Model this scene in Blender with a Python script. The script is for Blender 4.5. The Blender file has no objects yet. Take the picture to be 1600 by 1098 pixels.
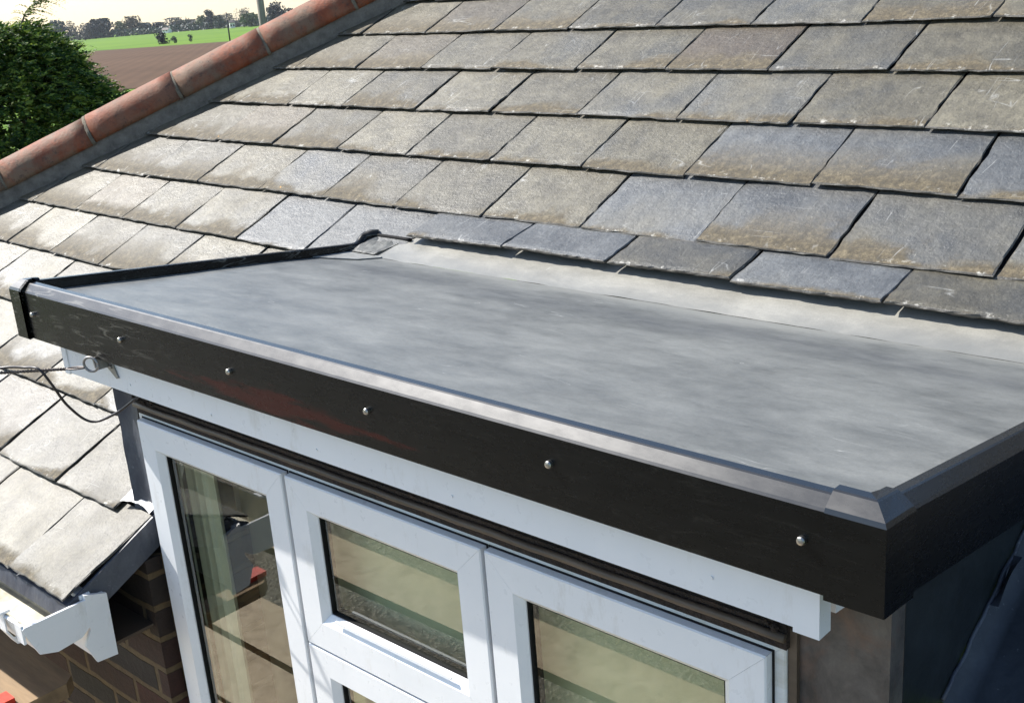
import bpy, bmesh, math, random
from mathutils import Vector, Matrix, noise
R_ = math.radians
rnd = random.Random(7)
C = bpy.context.scene
COL = C.collection

# ------------------------------------------------------------------ camera, sky, sun, exposure
cam = bpy.data.cameras.new('camera'); camo = bpy.data.objects.new('camera', cam); COL.objects.link(camo)
cam.sensor_fit = 'HORIZONTAL'; cam.sensor_width = 36; cam.lens = 41.196
cam.clip_start = 0.02; cam.clip_end = 8000
camo.matrix_world = Matrix(((0.739, -0.161, 0.654, 2.2625), (0.670, 0.281, -0.687, -0.9847),
                            (-0.074, 0.946, 0.316, 0.5296), (0, 0, 0, 1)))
C.camera = camo
SUN = Vector((-4.0, -1.0, 3.85)).normalized()          # towards the sun
w = bpy.data.worlds.new('World'); C.world = w; w.use_nodes = True
nt = w.node_tree; bg = nt.nodes['Background']; sky = nt.nodes.new('ShaderNodeTexSky')
sky.sky_type = 'NISHITA'; sky.sun_disc = False
sky.sun_elevation = math.asin(SUN.z); sky.sun_rotation = math.atan2(SUN.x, SUN.y)
sky.air_density = 1.0; sky.dust_density = 0.7; sky.ozone_density = 1.0
nt.links.new(sky.outputs[0], bg.inputs[0]); bg.inputs[1].default_value = 0.122
sl = bpy.data.lights.new('sun', 'SUN'); slo = bpy.data.objects.new('sun', sl); COL.objects.link(slo)
sl.energy = 4.9; sl.angle = R_(0.5); sl.color = (1.0, 0.96, 0.895)
slo.rotation_euler = SUN.to_track_quat('Z', 'Y').to_euler(); slo.location = (-8, -2, 8)
C.view_settings.view_transform = 'Standard'; C.view_settings.look = 'None'
C.view_settings.exposure = 1.03; C.view_settings.gamma = 1
C.render.engine = 'CYCLES'

# ------------------------------------------------------------------ node helpers
class N:
    def __init__(s, name):
        s.m = bpy.data.materials.new(name); s.m.use_nodes = True; s.t = s.m.node_tree
        s.b = s.t.nodes['Principled BSDF']; s.out = s.t.nodes['Material Output']
    def n(s, typ, **kw):
        x = s.t.nodes.new('ShaderNode' + typ)
        for k, v in kw.items(): setattr(x, k, v)
        return x
    def put(s, sock, v):
        if isinstance(v, bpy.types.NodeSocket): s.t.links.new(v, sock)
        else:
            if isinstance(v, tuple) and len(v) == 3 and sock.type == 'RGBA': v = v + (1,)
            sock.default_value = v
    def obj(s): return s.n('TexCoord').outputs['Object']
    def gen(s, which): return s.n('TexCoord').outputs[which]
    def mp(s, v, scale=(1, 1, 1), rot=(0, 0, 0), loc=(0, 0, 0)):
        x = s.n('Mapping'); s.put(x.inputs['Vector'], v); x.inputs['Scale'].default_value = scale
        x.inputs['Rotation'].default_value = rot; x.inputs['Location'].default_value = loc; return x.outputs[0]
    def noise(s, v, scale, detail=4, rough=.5, dist=0, out='Fac'):
        x = s.n('TexNoise'); s.put(x.inputs['Vector'], v); x.inputs['Scale'].default_value = scale
        x.inputs['Detail'].default_value = detail; x.inputs['Roughness'].default_value = rough
        x.inputs['Distortion'].default_value = dist; return x.outputs[out]
    def voro(s, v, scale, feature='F1', out='Distance'):
        x = s.n('TexVoronoi', feature=feature); s.put(x.inputs['Vector'], v); x.inputs['Scale'].default_value = scale
        return x.outputs[out]
    def ramp(s, v, stops, interp='LINEAR'):
        x = s.n('ValToRGB'); s.put(x.inputs[0], v); r = x.color_ramp; r.interpolation = interp
        while len(r.elements) < len(stops): r.elements.new(.5)
        for e, (p, c) in zip(r.elements, stops):
            e.position = p; e.color = (c, c, c, 1) if not isinstance(c, tuple) else c + (1,)
        return x.outputs[0]
    def mix(s, f, a, b, mode='MIX'):
        x = s.n('Mix', data_type='RGBA', blend_type=mode); x.clamp_factor = True
        s.put(x.inputs[0], f); s.put(x.inputs[6], a); s.put(x.inputs[7], b); return x.outputs[2]
    def math(s, op, a, b=0.0, c=0.0, clamp=False):
        x = s.n('Math', operation=op, use_clamp=clamp); s.put(x.inputs[0], a); s.put(x.inputs[1], b)
        s.put(x.inputs[2], c); return x.outputs[0]
    def sep(s, v):
        x = s.n('SeparateXYZ'); s.put(x.inputs[0], v); return x.outputs
    def bump(s, h, strength=.3, dist=.01, normal=None):
        x = s.n('Bump'); s.put(x.inputs['Height'], h); x.inputs['Strength'].default_value = strength
        x.inputs['Distance'].default_value = dist
        if normal: s.put(x.inputs['Normal'], normal)
        return x.outputs[0]
    def fin(s, col=None, rough=None, norm=None, metal=None, spec=None):
        if col is not None: s.put(s.b.inputs['Base Color'], col)
        if rough is not None: s.put(s.b.inputs['Roughness'], rough)
        if norm is not None: s.put(s.b.inputs['Normal'], norm)
        if metal is not None: s.put(s.b.inputs['Metallic'], metal)
        if spec is not None: s.put(s.b.inputs['Specular IOR Level'], spec)
        return s.m

# ------------------------------------------------------------------ materials
def m_slate():
    m = N('slate'); o = m.obj(); uv = m.gen('UV'); rid = m.n('NewGeometry').outputs['Random Per Island']
    off = m.n('VectorMath', operation='MULTIPLY'); cx = m.n('CombineXYZ')
    for i in range(3): m.put(cx.inputs[i], rid)
    m.put(off.inputs[0], cx.outputs[0]); off.inputs[1].default_value = (37, 53, 71)
    ad = m.n('VectorMath', operation='ADD'); m.put(ad.inputs[0], o); m.put(ad.inputs[1], off.outputs[0]); q = ad.outputs[0]
    um = m.n('UVMap'); um.uv_map = 'UVMap'; u, v, _ = m.sep(um.outputs[0])
    blue = m.ramp(m.noise(q, 9, 5, .6), [(.3, (.050, .053, .055)), (.7, (.096, .100, .100))])
    oliv = m.ramp(m.noise(q, 14, 6, .65), [(.28, (.050, .043, .027)), (.72, (.132, .117, .079))])
    tn = m.n('UVMap'); tn.uv_map = 'tone'; tb, tm, _ = m.sep(tn.outputs[0])
    r2 = m.n('TexWhiteNoise', noise_dimensions='1D'); m.put(r2.inputs['W'], rid); rr = r2.outputs['Value']
    blot = m.noise(q, 4.5, 5, .6)
    f = m.math('ADD', m.math('MULTIPLY', m.math('SUBTRACT', blot, .5), 1.3), tb)
    f = m.ramp(f, [(.2, 0.0), (.8, 1.0)])
    col = m.mix(f, blue, oliv)
    col = m.mix(m.math('MULTIPLY', m.math('SUBTRACT', tb, 1.0, clamp=True), m.ramp(blot, [(.3, .55), (.6, 1.0)])), col, (.062, .044, .029))
    # value variation per slate
    vv = m.ramp(m.math('FRACT', m.math('MULTIPLY', rid, 17.3)), [(0, .72), (1, 1.3)])
    col = m.mix(1.0, col, vv, 'MULTIPLY')
    # grain running along the slate
    gr = m.noise(m.mp(q, (38, 9, 9), rot=(0, 0, .5)), 1.6, 4, .7)
    col = m.mix(.5, col, m.ramp(gr, [(.3, .72), (.7, 1.28)]), 'MULTIPLY')
    fs = m.noise(q, 150, 4, .8)
    col = m.mix(.85, col, m.ramp(fs, [(.3, .62), (.7, 1.3)]), 'MULTIPLY')
    md = m.noise(q, 42, 5, .75)
    col = m.mix(.7, col, m.ramp(md, [(.3, .68), (.7, 1.25)]), 'MULTIPLY')
    # dirt and moss above the lower edge
    low = m.math('SUBTRACT', 1.0, v)
    n1 = m.noise(q, 13, 6, .7); n2 = m.noise(q, 5, 2, .5)
    ms = m.math('ADD', m.math('MULTIPLY', m.math('POWER', low, 4.0), .72), m.math('MULTIPLY', m.math('SUBTRACT', n2, .5), 1.7))
    ms = m.math('ADD', ms, m.math('MULTIPLY', m.math('SUBTRACT', n1, .5), .9))
    ms = m.math('ADD', ms, m.math('MULTIPLY', m.math('SUBTRACT', tm, .5), .8))
    msk = m.math('MULTIPLY', m.ramp(ms, [(.38, 0.0), (.62, 1.0)]), m.ramp(v, [(.1, 1.0), (.65, 0.0)]))
    mcol = m.ramp(m.noise(q, 60, 5, .8), [(.25, (.018, .016, .009)), (.5, (.065, .048, .022)), (.72, (.17, .135, .075))])
    col = m.mix(m.math('MULTIPLY', msk, .95), col, mcol)
    # band of grime below the course above
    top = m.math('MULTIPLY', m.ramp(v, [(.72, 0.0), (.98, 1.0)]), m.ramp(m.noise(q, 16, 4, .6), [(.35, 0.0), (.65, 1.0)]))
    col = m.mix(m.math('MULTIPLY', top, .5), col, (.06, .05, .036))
    # pale scratches and lichen specks
    def scr(rot, sc, th):
        s1 = m.noise(m.mp(q, sc, rot=(0, 0, rot)), 1.0, 1, .4, .15)
        return m.ramp(m.math('ABSOLUTE', m.math('SUBTRACT', s1, .5)), [(0, 1.0), (th, 0.0)])
    gate = m.ramp(m.noise(q, 11, 3, .6), [(.53, 0.0), (.66, 1.0)])
    s = m.math('MAXIMUM', scr(.9, (22, 2.2, 5), .007), scr(-.5, (3, 20, 5), .005))
    s = m.math('MULTIPLY', s, gate)
    col = m.mix(m.math('MULTIPLY', s, .55), col, (.40, .40, .38))
    sp = m.ramp(m.voro(q, 95), [(.07, 1.0), (.16, 0.0)])
    spg = m.ramp(m.noise(q, 18, 3, .6), [(.6, 0.0), (.72, 1.0)])
    col = m.mix(m.math('MULTIPLY', m.math('MULTIPLY', sp, spg), .8), col, (.38, .37, .31))
    dk = m.math('MULTIPLY', m.ramp(m.voro(q, 120), [(.08, 1.0), (.2, 0.0)]), m.ramp(m.noise(q, 9, 3, .6), [(.5, 0.0), (.62, 1.0)]))
    col = m.mix(m.math('MULTIPLY', dk, .55), col, (.06, .055, .045))
    og = m.math('MULTIPLY', m.ramp(m.noise(q, 30, 3, .6), [(.74, 0.0), (.78, 1.0)]), m.ramp(low, [(.8, 0.0), (.95, 1.0)]))
    col = m.mix(og, col, (.45, .22, .03))
    # white lime deposit where a stretch of edge has weathered
    wl = m.math('MULTIPLY', m.ramp(m.noise(q, 40, 4, .7), [(.58, 0.0), (.66, 1.0)]), m.ramp(v, [(.0, 1.0), (.07, 0.0)]))
    col = m.mix(m.math('MULTIPLY', wl, .8), col, (.55, .53, .47))
    # broken edge faces (uv y below zero)
    ed = m.ramp(v, [(0.0, 1.0), (.001, 0.0)])
    lay = m.noise(m.mp(o, (30, 30, 400)), 1, 3, .7)
    col = m.mix(m.math('MULTIPLY', ed, .7), col, m.ramp(lay, [(.35, (.02, .02, .021)), (.65, (.13, .128, .12))]))
    h = m.math('ADD', m.math('MULTIPLY', m.noise(q, 24, 6, .65), .5), m.math('MULTIPLY', fs, .3))
    h = m.math('ADD', h, m.math('MULTIPLY', msk, .25)); h = m.math('ADD', h, m.math('MULTIPLY', gr, .25))
    h = m.math('ADD', h, m.math('MULTIPLY', md, .35)); nb = m.bump(h, .8, .006)
    rg = m.mix(msk, m.ramp(blot, [(.3, .40), (.7, .60)]), (.8, .8, .8))
    return m.fin(col, rg, nb, spec=.62)

def m_simple(name, col, rough, nscale=30, amt=.15, bump=.1, bd=.003, metal=0, spec=.5, stretch=(1, 1, 1)):
    m = N(name); o = m.mp(m.obj(), stretch)
    f = m.noise(o, nscale, 5, .6); f2 = m.noise(o, nscale * .13, 3, .5)
    c = m.mix(1.0, col, m.ramp(f, [(.25, 1 - amt), (.75, 1 + amt)]), 'MULTIPLY')
    c = m.mix(1.0, c, m.ramp(f2, [(.3, 1 - amt), (.7, 1 + amt)]), 'MULTIPLY')
    nb = m.bump(m.noise(o, nscale * 2.5, 4, .6), bump, bd) if bump else None
    return m.fin(c, m.ramp(f, [(.2, max(0, rough - .08)), (.8, min(1, rough + .08))]), nb, metal, spec)

def m_white():
    m = N('white_upvc'); o = m.obj()
    d = m.noise(o, 6, 6, .65); g = m.noise(o, 55, 3, .6)
    c = m.ramp(d, [(.3, (.70, .715, .73)), (.75, (.77, .775, .785))])
    c = m.mix(m.math('MULTIPLY', m.ramp(m.noise(m.mp(o, (1, 1, .3)), 20, 6, .75), [(.56, 0.0), (.8, 1.0)]), .45), c, (.36, .33, .26))
    c = m.mix(m.ramp(m.voro(o, 130), [(.015, .6), (.035, 0.0)]), c, (.25, .23, .2))
    return m.fin(c, m.ramp(g, [(.3, .26), (.7, .40)]), m.bump(m.noise(o, 9, 3, .5), .05, .004), spec=.5)

def m_frame():                                   # outer frame, yellowed and dirty near its joints
    m = N('aged_upvc'); o = m.obj(); x, y, z = m.sep(o)
    c = m.ramp(m.noise(o, 8, 4, .6), [(.3, (.62, .65, .66)), (.7, (.71, .72, .71))])
    dirt = m.noise(m.mp(o, (.5, 1, 2)), 18, 6, .7)
    k = m.math('MULTIPLY', m.ramp(dirt, [(.4, 0.0), (.7, 1.0)]), .55)
    c = m.mix(k, c, (.38, .33, .20))
    return m.fin(c, .38, spec=.5)

def m_trim(name='black_trim', spec=.25):
    m = N(name); o = m.obj(); x, y, z = m.sep(o)
    c = m.ramp(m.noise(m.mp(o, (1.5, 6, 6)), 9, 5, .7), [(.3, (.0015, .0020, .0020)), (.8, (.004, .0045, .0045))])
    # pale scratches, densest at the left end of the front
    s1 = m.noise(m.mp(o, (5, 5, 60), rot=(0, .06, 0)), 1.0, 2, .5, .5)
    line = m.ramp(m.math('ABSOLUTE', m.math('SUBTRACT', s1, .5)), [(0, 1.0), (.02, 0.0)])
    gate = m.math('MULTIPLY', m.ramp(m.noise(o, 14, 3, .6), [(.44, 0.0), (.54, 1.0)]), m.ramp(x, [(.12, 1.0), (.62, .04)]))
    c = m.mix(m.math('MULTIPLY', m.math('MULTIPLY', line, gate), .6), c, (.22, .21, .18))
    smear = m.math('MULTIPLY', m.ramp(m.noise(m.mp(o, (3, 3, 22)), 2.2, 5, .7), [(.5, 0.0), (.75, 1.0)]), m.ramp(x, [(.1, 1.0), (.5, 0.0)]))
    c = m.mix(m.math('MULTIPLY', smear, .3), c, (.05, .055, .045))
    # ragged dark-red reflection painted into the face colour
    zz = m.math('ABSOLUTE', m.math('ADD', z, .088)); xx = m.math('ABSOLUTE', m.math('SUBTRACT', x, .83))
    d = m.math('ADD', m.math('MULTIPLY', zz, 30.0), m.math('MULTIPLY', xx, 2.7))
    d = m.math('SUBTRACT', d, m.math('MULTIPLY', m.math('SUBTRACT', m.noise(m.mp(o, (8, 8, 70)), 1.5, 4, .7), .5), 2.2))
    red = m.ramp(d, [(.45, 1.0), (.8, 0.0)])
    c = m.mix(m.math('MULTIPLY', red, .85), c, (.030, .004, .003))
    dust = m.ramp(m.voro(o, 140), [(.02, 1.0), (.05, 0.0)])
    dg = m.ramp(m.noise(o, 20, 2, .5), [(.5, 0.0), (.7, 1.0)])
    c = m.mix(m.math('MULTIPLY', m.math('MULTIPLY', dust, dg), .5), c, (.2, .2, .19))
    r = m.ramp(m.noise(m.mp(o, (2, 2, 6)), 11, 5, .7), [(.3, .25), (.7, .30)])
    m.b.inputs['Coat Weight'].default_value = 0
    return m.fin(c, r, m.bump(m.noise(m.mp(o, (1, 1, 1)), 7, 2, .5), .1, .006), spec=spec)

def m_membrane(name, a, b, dirt=True):
    m = N(name); o = m.obj(); x, y, z = m.sep(o)
    big = m.noise(m.mp(o, (1.6, 2.6, 1), rot=(0, 0, .12)), 2.0, 7, .66, .3)
    med = m.noise(m.mp(o, (4, 8, 4), rot=(0, 0, .1)), 2.6, 6, .7, .2)
    fine = m.noise(m.mp(o, (30, 110, 30)), 1.4, 4, .7)
    k = m.math('ADD', m.math('MULTIPLY', big, .55), m.math('MULTIPLY', med, .45))
    c = m.ramp(k, [(.36, a), (.62, b)])
    c = m.mix(.35, c, m.ramp(fine, [(.3, .85), (.7, 1.15)]), 'MULTIPLY')
    c = m.mix(.5, c, m.ramp(m.noise(o, 320, 2, .8), [(.3, .8), (.7, 1.2)]), 'MULTIPLY')
    c = m.mix(m.ramp(m.voro(o, 70), [(.02, .5), (.05, 0.0)]), c, (.26, .26, .25))
    if not dirt:                                  # greyer and dirtier towards the fold
        fz = m.math('ADD', m.math('MULTIPLY', m.math('SUBTRACT', y, .80), 14.0), m.math('MULTIPLY', m.math('SUBTRACT', big, .5), 2.2))
        c = m.mix(m.ramp(fz, [(.0, .9), (.6, 0.0)]), c, (.150, .150, .137))
    if dirt:                                      # tide mark of dried puddles beside the fold
        yy = m.math('ADD', y, m.math('MULTIPLY', m.math('SUBTRACT', m.noise(m.mp(o, (2.2, 2, 1)), 2, 4, .6), .5), .16))
        band = m.ramp(m.math('ABSOLUTE', m.math('SUBTRACT', yy, .67)), [(0, 1.0), (.085, 0.0)])
        band = m.math('MULTIPLY', band, m.ramp(m.noise(m.mp(o, (3, 8, 1)), 3, 4, .6), [(.3, .25), (.65, 1.0)]))
        c = m.mix(m.math('MULTIPLY', band, .65), c, (.030, .033, .036))
        fz = m.math('ADD', m.math('MULTIPLY', m.math('SUBTRACT', y, .745), 14.0), m.math('MULTIPLY', m.math('SUBTRACT', big, .5), 2.2))
        c = m.mix(m.ramp(fz, [(.0, 0.0), (.6, .95)]), c, (.178, .178, .162))
    sc = m.noise(m.mp(o, (4, 30, 4), rot=(0, 0, -.6)), 1, 2, .5, .3)
    scl = m.math('MULTIPLY', m.ramp(m.math('ABSOLUTE', m.math('SUBTRACT', sc, .5)), [(0, 1.0), (.004, 0.0)]), m.ramp(m.noise(o, 5, 3, .6), [(.6, 0.0), (.66, 1.0)]))
    c = m.mix(m.math('MULTIPLY', scl, .6), c, (.55, .55, .52))
    c = m.mix(m.ramp(m.voro(o, 34), [(.015, .8), (.03, 0.0)]), c, (.07, .07, .07))
    h = m.math('ADD', m.math('MULTIPLY', big, 1.0), m.math('MULTIPLY', med, .25))
    nb = m.bump(h, .25, .012)
    nb = m.bump(fine, .10, .002, nb)
    return m.fin(c, m.ramp(med, [(.3, .42), (.7, .52)]), nb, spec=.75)

def m_lead(name, a, b, rough=.4, bump=.5):
    m = N(name); o = m.obj()
    k = m.noise(m.mp(o, (1, 1, .5)), 11, 6, .7, .6); k2 = m.noise(o, 60, 4, .7)
    c = m.ramp(k, [(.3, a), (.7, b)])
    c = m.mix(m.ramp(k2, [(.62, 0.0), (.78, .5)]), c, (.33, .34, .36))
    return m.fin(c, m.ramp(k2, [(.3, rough), (.7, rough + .2)]), m.bump(m.noise(o, 13, 4, .6), bump, .01), spec=.5)

def m_panel():                                   # mottled grey lead face with purplish bruise and rusty bloom
    m = N('mottled_lead'); o = m.obj(); x, y, z = m.sep(o)
    c = m.ramp(m.noise(m.mp(o, (1, 1, .7)), 15, 8, .75, .3), [(.32, (.025, .023, .024)), (.68, (.12, .108, .098))])
    c = m.mix(m.ramp(m.noise(o, 12, 5, .65, .3), [(.5, 0.0), (.72, .6)]), c, (.15, .075, .045))
    st = m.noise(m.mp(o, (60, 60, 150), rot=(0, .7, 0)), 1.5, 4, .75)
    g = m.math('MULTIPLY', m.ramp(st, [(.5, 0.0), (.62, 1.0)]), m.ramp(z, [(0.0, 0.0), (1.0, 0.0)]))
    low = m.math('MULTIPLY', m.ramp(m.math('MULTIPLY', m.math('ADD', z, .33), -14.0), [(0, 0.0), (1, 1.0)]), m.ramp(m.noise(o, 20, 4, .6), [(.35, 0.0), (.6, 1.0)]))
    c = m.mix(m.math('MULTIPLY', low, .7), c, (.035, .03, .06))
    c = m.mix(m.math('MULTIPLY', m.math('MULTIPLY', m.ramp(st, [(.56, 0.0), (.66, 1.0)]), low), .5), c, (.2, .18, .22))
    return m.fin(c, .55, m.bump(m.noise(o, 25, 5, .7), .35, .005))

def m_terracotta(dirtamt=.5):
    m = N('terracotta'); o = m.obj(); rid = m.n('ObjectInfo').outputs['Random']
    c = m.ramp(m.noise(m.mp(o, (1, 1, 1)), 14, 6, .65), [(.25, (.095, .018, .007)), (.5, (.21, .052, .018)), (.8, (.29, .10, .048))])
    c = m.mix(m.math('MULTIPLY', m.ramp(m.noise(o, 6, 6, .7), [(.40, 0.0), (.56, 1.0)]), m.math('ADD', m.math('MULTIPLY', rid, .7), .25)), c, (.155, .108, .068))
    c = m.mix(m.ramp(m.noise(o, 45, 5, .75), [(.54, 0.0), (.68, .8)]), c, (.055, .036, .026))
    c = m.mix(m.ramp(m.voro(o, 50), [(.04, .9), (.09, 0.0)]), c, (.05, .035, .03))
    return m.fin(c, .72, m.bump(m.math('ADD', m.noise(o, 70, 5, .7), m.noise(o, 9, 3, .6)), .5, .004), spec=.35)

def m_mortar(name='mortar', a=(.10, .088, .075), b=(.22, .195, .168)):
    m = N(name); o = m.obj()
    c = m.ramp(m.noise(o, 28, 6, .7), [(.3, a), (.7, b)])
    return m.fin(c, .9, m.bump(m.noise(o, 60, 6, .75), .8, .006))

def m_brick():
    m = N('brick'); o = m.obj(); x, y, z = m.sep(o); cx = m.n('CombineXYZ')
    m.put(cx.inputs[0], m.math('ADD', x, m.math('MULTIPLY', y, -1.0))); m.put(cx.inputs[1], m.math('ADD', z, .018))
    wob = m.noise(o, 14, 3, .5, 0, 'Color'); av = m.n('VectorMath', operation='MULTIPLY_ADD')
    m.put(av.inputs[0], wob); av.inputs[1].default_value = (.012, .012, 0); m.put(av.inputs[2], cx.outputs[0])
    b = m.n('TexBrick'); m.put(b.inputs['Vector'], av.outputs[0]); b.inputs['Scale'].default_value = 1
    b.inputs['Brick Width'].default_value = .225; b.inputs['Row Height'].default_value = .075; b.inputs['Mortar Size'].default_value = .0085
    b.inputs['Mortar Smooth'].default_value = .3
    b.inputs['Color1'].default_value = (.050, .011, .005, 1); b.inputs['Color2'].default_value = (.012, .010, .007, 1)
    b.inputs['Mortar'].default_value = (.10, .066, .03, 1); b.inputs['Bias'].default_value = 0
    c = m.mix(.8, b.outputs['Color'], m.ramp(m.noise(o, 40, 6, .7), [(.3, .5), (.7, 1.3)]), 'MULTIPLY')
    h = m.math('SUBTRACT', m.math('MULTIPLY', m.noise(o, 70, 5, .7), .3), b.outputs['Fac'])
    return m.fin(c, .85, m.bump(h, .9, .008))

def m_wood():
    m = N('timber'); o = m.obj()
    c = m.ramp(m.noise(m.mp(o, (3, 3, 40), rot=(0, 0, 0)), 4, 5, .6, 1.0), [(.3, (.36, .27, .16)), (.7, (.60, .48, .32))])
    c = m.mix(m.ramp(m.noise(o, 9, 5, .7), [(.55, 0.0), (.75, .7)]), c, (.16, .10, .06))
    return m.fin(c, .7, m.bump(m.noise(m.mp(o, (4, 60, 40)), 3, 4, .6), .3, .003))

def m_foliage(name, cols, trans=.25):
    m = N(name); rid = m.n('NewGeometry').outputs['Random Per Island']; o = m.obj()
    f = m.math('ADD', m.math('MULTIPLY', rid, .55), m.math('MULTIPLY', m.noise(o, 1.8 if trans else .3, 3, .6), .5))
    c = m.ramp(f, [(.25, cols[0]), (.5, cols[1]), (.8, cols[2])])
    m.fin(c, .6, spec=.3)
    if trans:
        t = m.n('BsdfTranslucent'); m.put(t.inputs[0], c); mx = m.n('MixShader'); mx.inputs[0].default_value = trans
        m.put(mx.inputs[1], m.b.outputs[0]); m.put(mx.inputs[2], t.outputs[0]); m.put(m.out.inputs[0], mx.outputs[0])
    return m.m

def m_field(kind):
    m = N(kind); o = m.obj()
    if kind == 'grass':
        c = m.ramp(m.noise(m.mp(o, (.05, .02, 1), rot=(0, 0, .55)), 1, 6, .65), [(.3, (.060, .130, .004)), (.7, (.115, .195, .007))])
        c = m.mix(.5, c, m.ramp(m.noise(o, .6, 6, .75), [(.3, .7), (.7, 1.3)]), 'MULTIPLY')
        return m.fin(c, .85, spec=.1)
    c = m.ramp(m.noise(m.mp(o, (.03, .03, 1)), 1, 5, .6), [(.3, (.066, .036, .019)), (.7, (.088, .049, .027))])
    wv = m.n('TexWave'); m.put(wv.inputs[0], m.mp(o, (1, 1, 1), rot=(0, 0, -.95))); wv.inputs['Scale'].default_value = .16
    wv.inputs['Distortion'].default_value = 1.5
    c = m.mix(.35, c, m.ramp(wv.outputs['Fac'], [(0, .75), (1, 1.2)]), 'MULTIPLY')
    c = m.mix(.5, c, m.ramp(m.noise(o, .9, 6, .8), [(.3, .75), (.7, 1.25)]), 'MULTIPLY')
    return m.fin(c, .95, spec=.1)

def m_gravel():
    m = N('gravel'); o = m.obj()
    c = m.ramp(m.voro(o, 38, out='Color'), [(.1, (.05, .045, .035)), (.6, (.17, .145, .105)), (.95, (.32, .29, .23))])
    return m.fin(c, .85, m.bump(m.voro(o, 38), .9, .02))

def m_glass():
    m = N('window_glass'); o = m.obj()
    fr = m.n('Fresnel'); fr.inputs['IOR'].default_value = 2.0
    tr = m.n('BsdfTransparent'); tr.inputs[0].default_value = (.86, .89, .83, 1)
    gl = m.n('BsdfGlossy'); gl.inputs['Color'].default_value = (1.0, 1.0, .96, 1); gl.inputs['Roughness'].default_value = .012
    m.put(gl.inputs['Normal'], m.bump(m.noise(o, 2.0, 1, .5), .006, .02))
    bf = m.n('NewGeometry').outputs['Backfacing']
    mx = m.n('MixShader'); m.put(mx.inputs[0], m.math('MULTIPLY', fr.outputs[0], m.math('SUBTRACT', 1.0, bf))); m.put(mx.inputs[1], tr.outputs[0]); m.put(mx.inputs[2], gl.outputs[0])
    m.put(m.out.inputs[0], mx.outputs[0]); return m.m

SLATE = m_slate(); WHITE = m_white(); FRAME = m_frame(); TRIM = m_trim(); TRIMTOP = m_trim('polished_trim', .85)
DECK = m_membrane('roof_membrane', (.076, .079, .074), (.158, .161, .150))
UPST = m_membrane('upstand_membrane', (.175, .170, .150), (.265, .255, .222), False)
LEADN = m_lead('navy_lead', (.022, .025, .040), (.080, .090, .110))
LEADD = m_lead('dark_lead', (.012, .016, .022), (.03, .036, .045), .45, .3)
LEADL = m_lead('pale_lead', (.42, .42, .41), (.6, .6, .58), .4, .8)
PATCH = m_simple('patch_rubber', (.22, .22, .205), .45, 60, .3, .4, .003); PANEL = m_panel(); TERRA = m_terracotta(); MORT = m_mortar(); MORTP = m_mortar('pale_mortar', (.09, .072, .05), (.20, .165, .115))
BRICK = m_brick(); WOOD = m_wood()
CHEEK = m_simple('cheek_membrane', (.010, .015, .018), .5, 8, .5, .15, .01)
UNDER = m_simple('roof_felt', (.02, .019, .018), .9, 20)
STEEL = m_simple('stainless_steel', (.36, .36, .35), .35, 60, .1, .05, .001, metal=1)
GALV = m_simple('galvanised_steel', (.30, .29, .28), .5, 80, .3, .3, .002, metal=.7)
RUBBER = m_simple('black_cable', (.018, .014, .016), .4, 60, .2, .05)
GASKET = m_simple('black_gasket', (.010, .010, .010), .85, 60, .2, .05, spec=.2)
BROWN = m_simple('brown_sealant', (.08, .058, .040), .55, 40, .4, .3, .003, stretch=(.3, 1, 1))
FOAM = m_simple('brown_foam', (.03, .018, .012), .9, 70, .6, 1, .01)
GUTTERIN = m_simple('silty_gutter', (.52, .48, .36), .6, 25, .45, .3)
ADDED_BLIND = m_simple('added_cream_blind', (.64, .62, .47), .9, 10, .08)
PLASTER = m_simple('interior_plaster', (.50, .47, .40), .9, 6)
CURT = m_simple('net_curtain', (.8, .77, .68), .9, 25, .1)
GLASS = m_glass(); GRASS = m_field('grass'); PLOUGH = m_field('ploughed soil'); GRAVEL = m_gravel()
CONIF = m_foliage('conifer_foliage', ((.014, .038, .008), (.040, .092, .015), (.26, .33, .05)))
BARK = m_simple('bark', (.09, .065, .045), .9, 20, .4, .8, .02)
POLEM = m_simple('weathered_pole', (.20, .175, .15), .85, 8, .35, .5, .02, stretch=(3, 3, .4))
DARKP = m_simple('dark_painted_pole', (.03, .03, .032), .7, 5)
TREES = [m_foliage('tree_' + n, c, .0) for n, c in (
    ('bluegreen', ((.022, .036, .036), (.038, .055, .046), (.065, .085, .06))),
    ('brown', ((.06, .045, .028), (.10, .072, .042), (.14, .105, .06))),
    ('yellowgreen', ((.045, .065, .02), (.08, .105, .03), (.12, .15, .05))),
    ('dark', ((.006, .012, .016), (.010, .018, .022), (.016, .026, .028))),
    ('grey', ((.06, .056, .052), (.09, .085, .075), (.13, .12, .10))))]
RED = m_simple('red_paint', (.55, .035, .015), .5, 20, .15)
BOTTLE = m_simple('cream_plastic', (.55, .50, .38), .4, 20, .08)
TILEF = m_simple('far_roof_tile', (.12, .10, .09), .8, 2)

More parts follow.
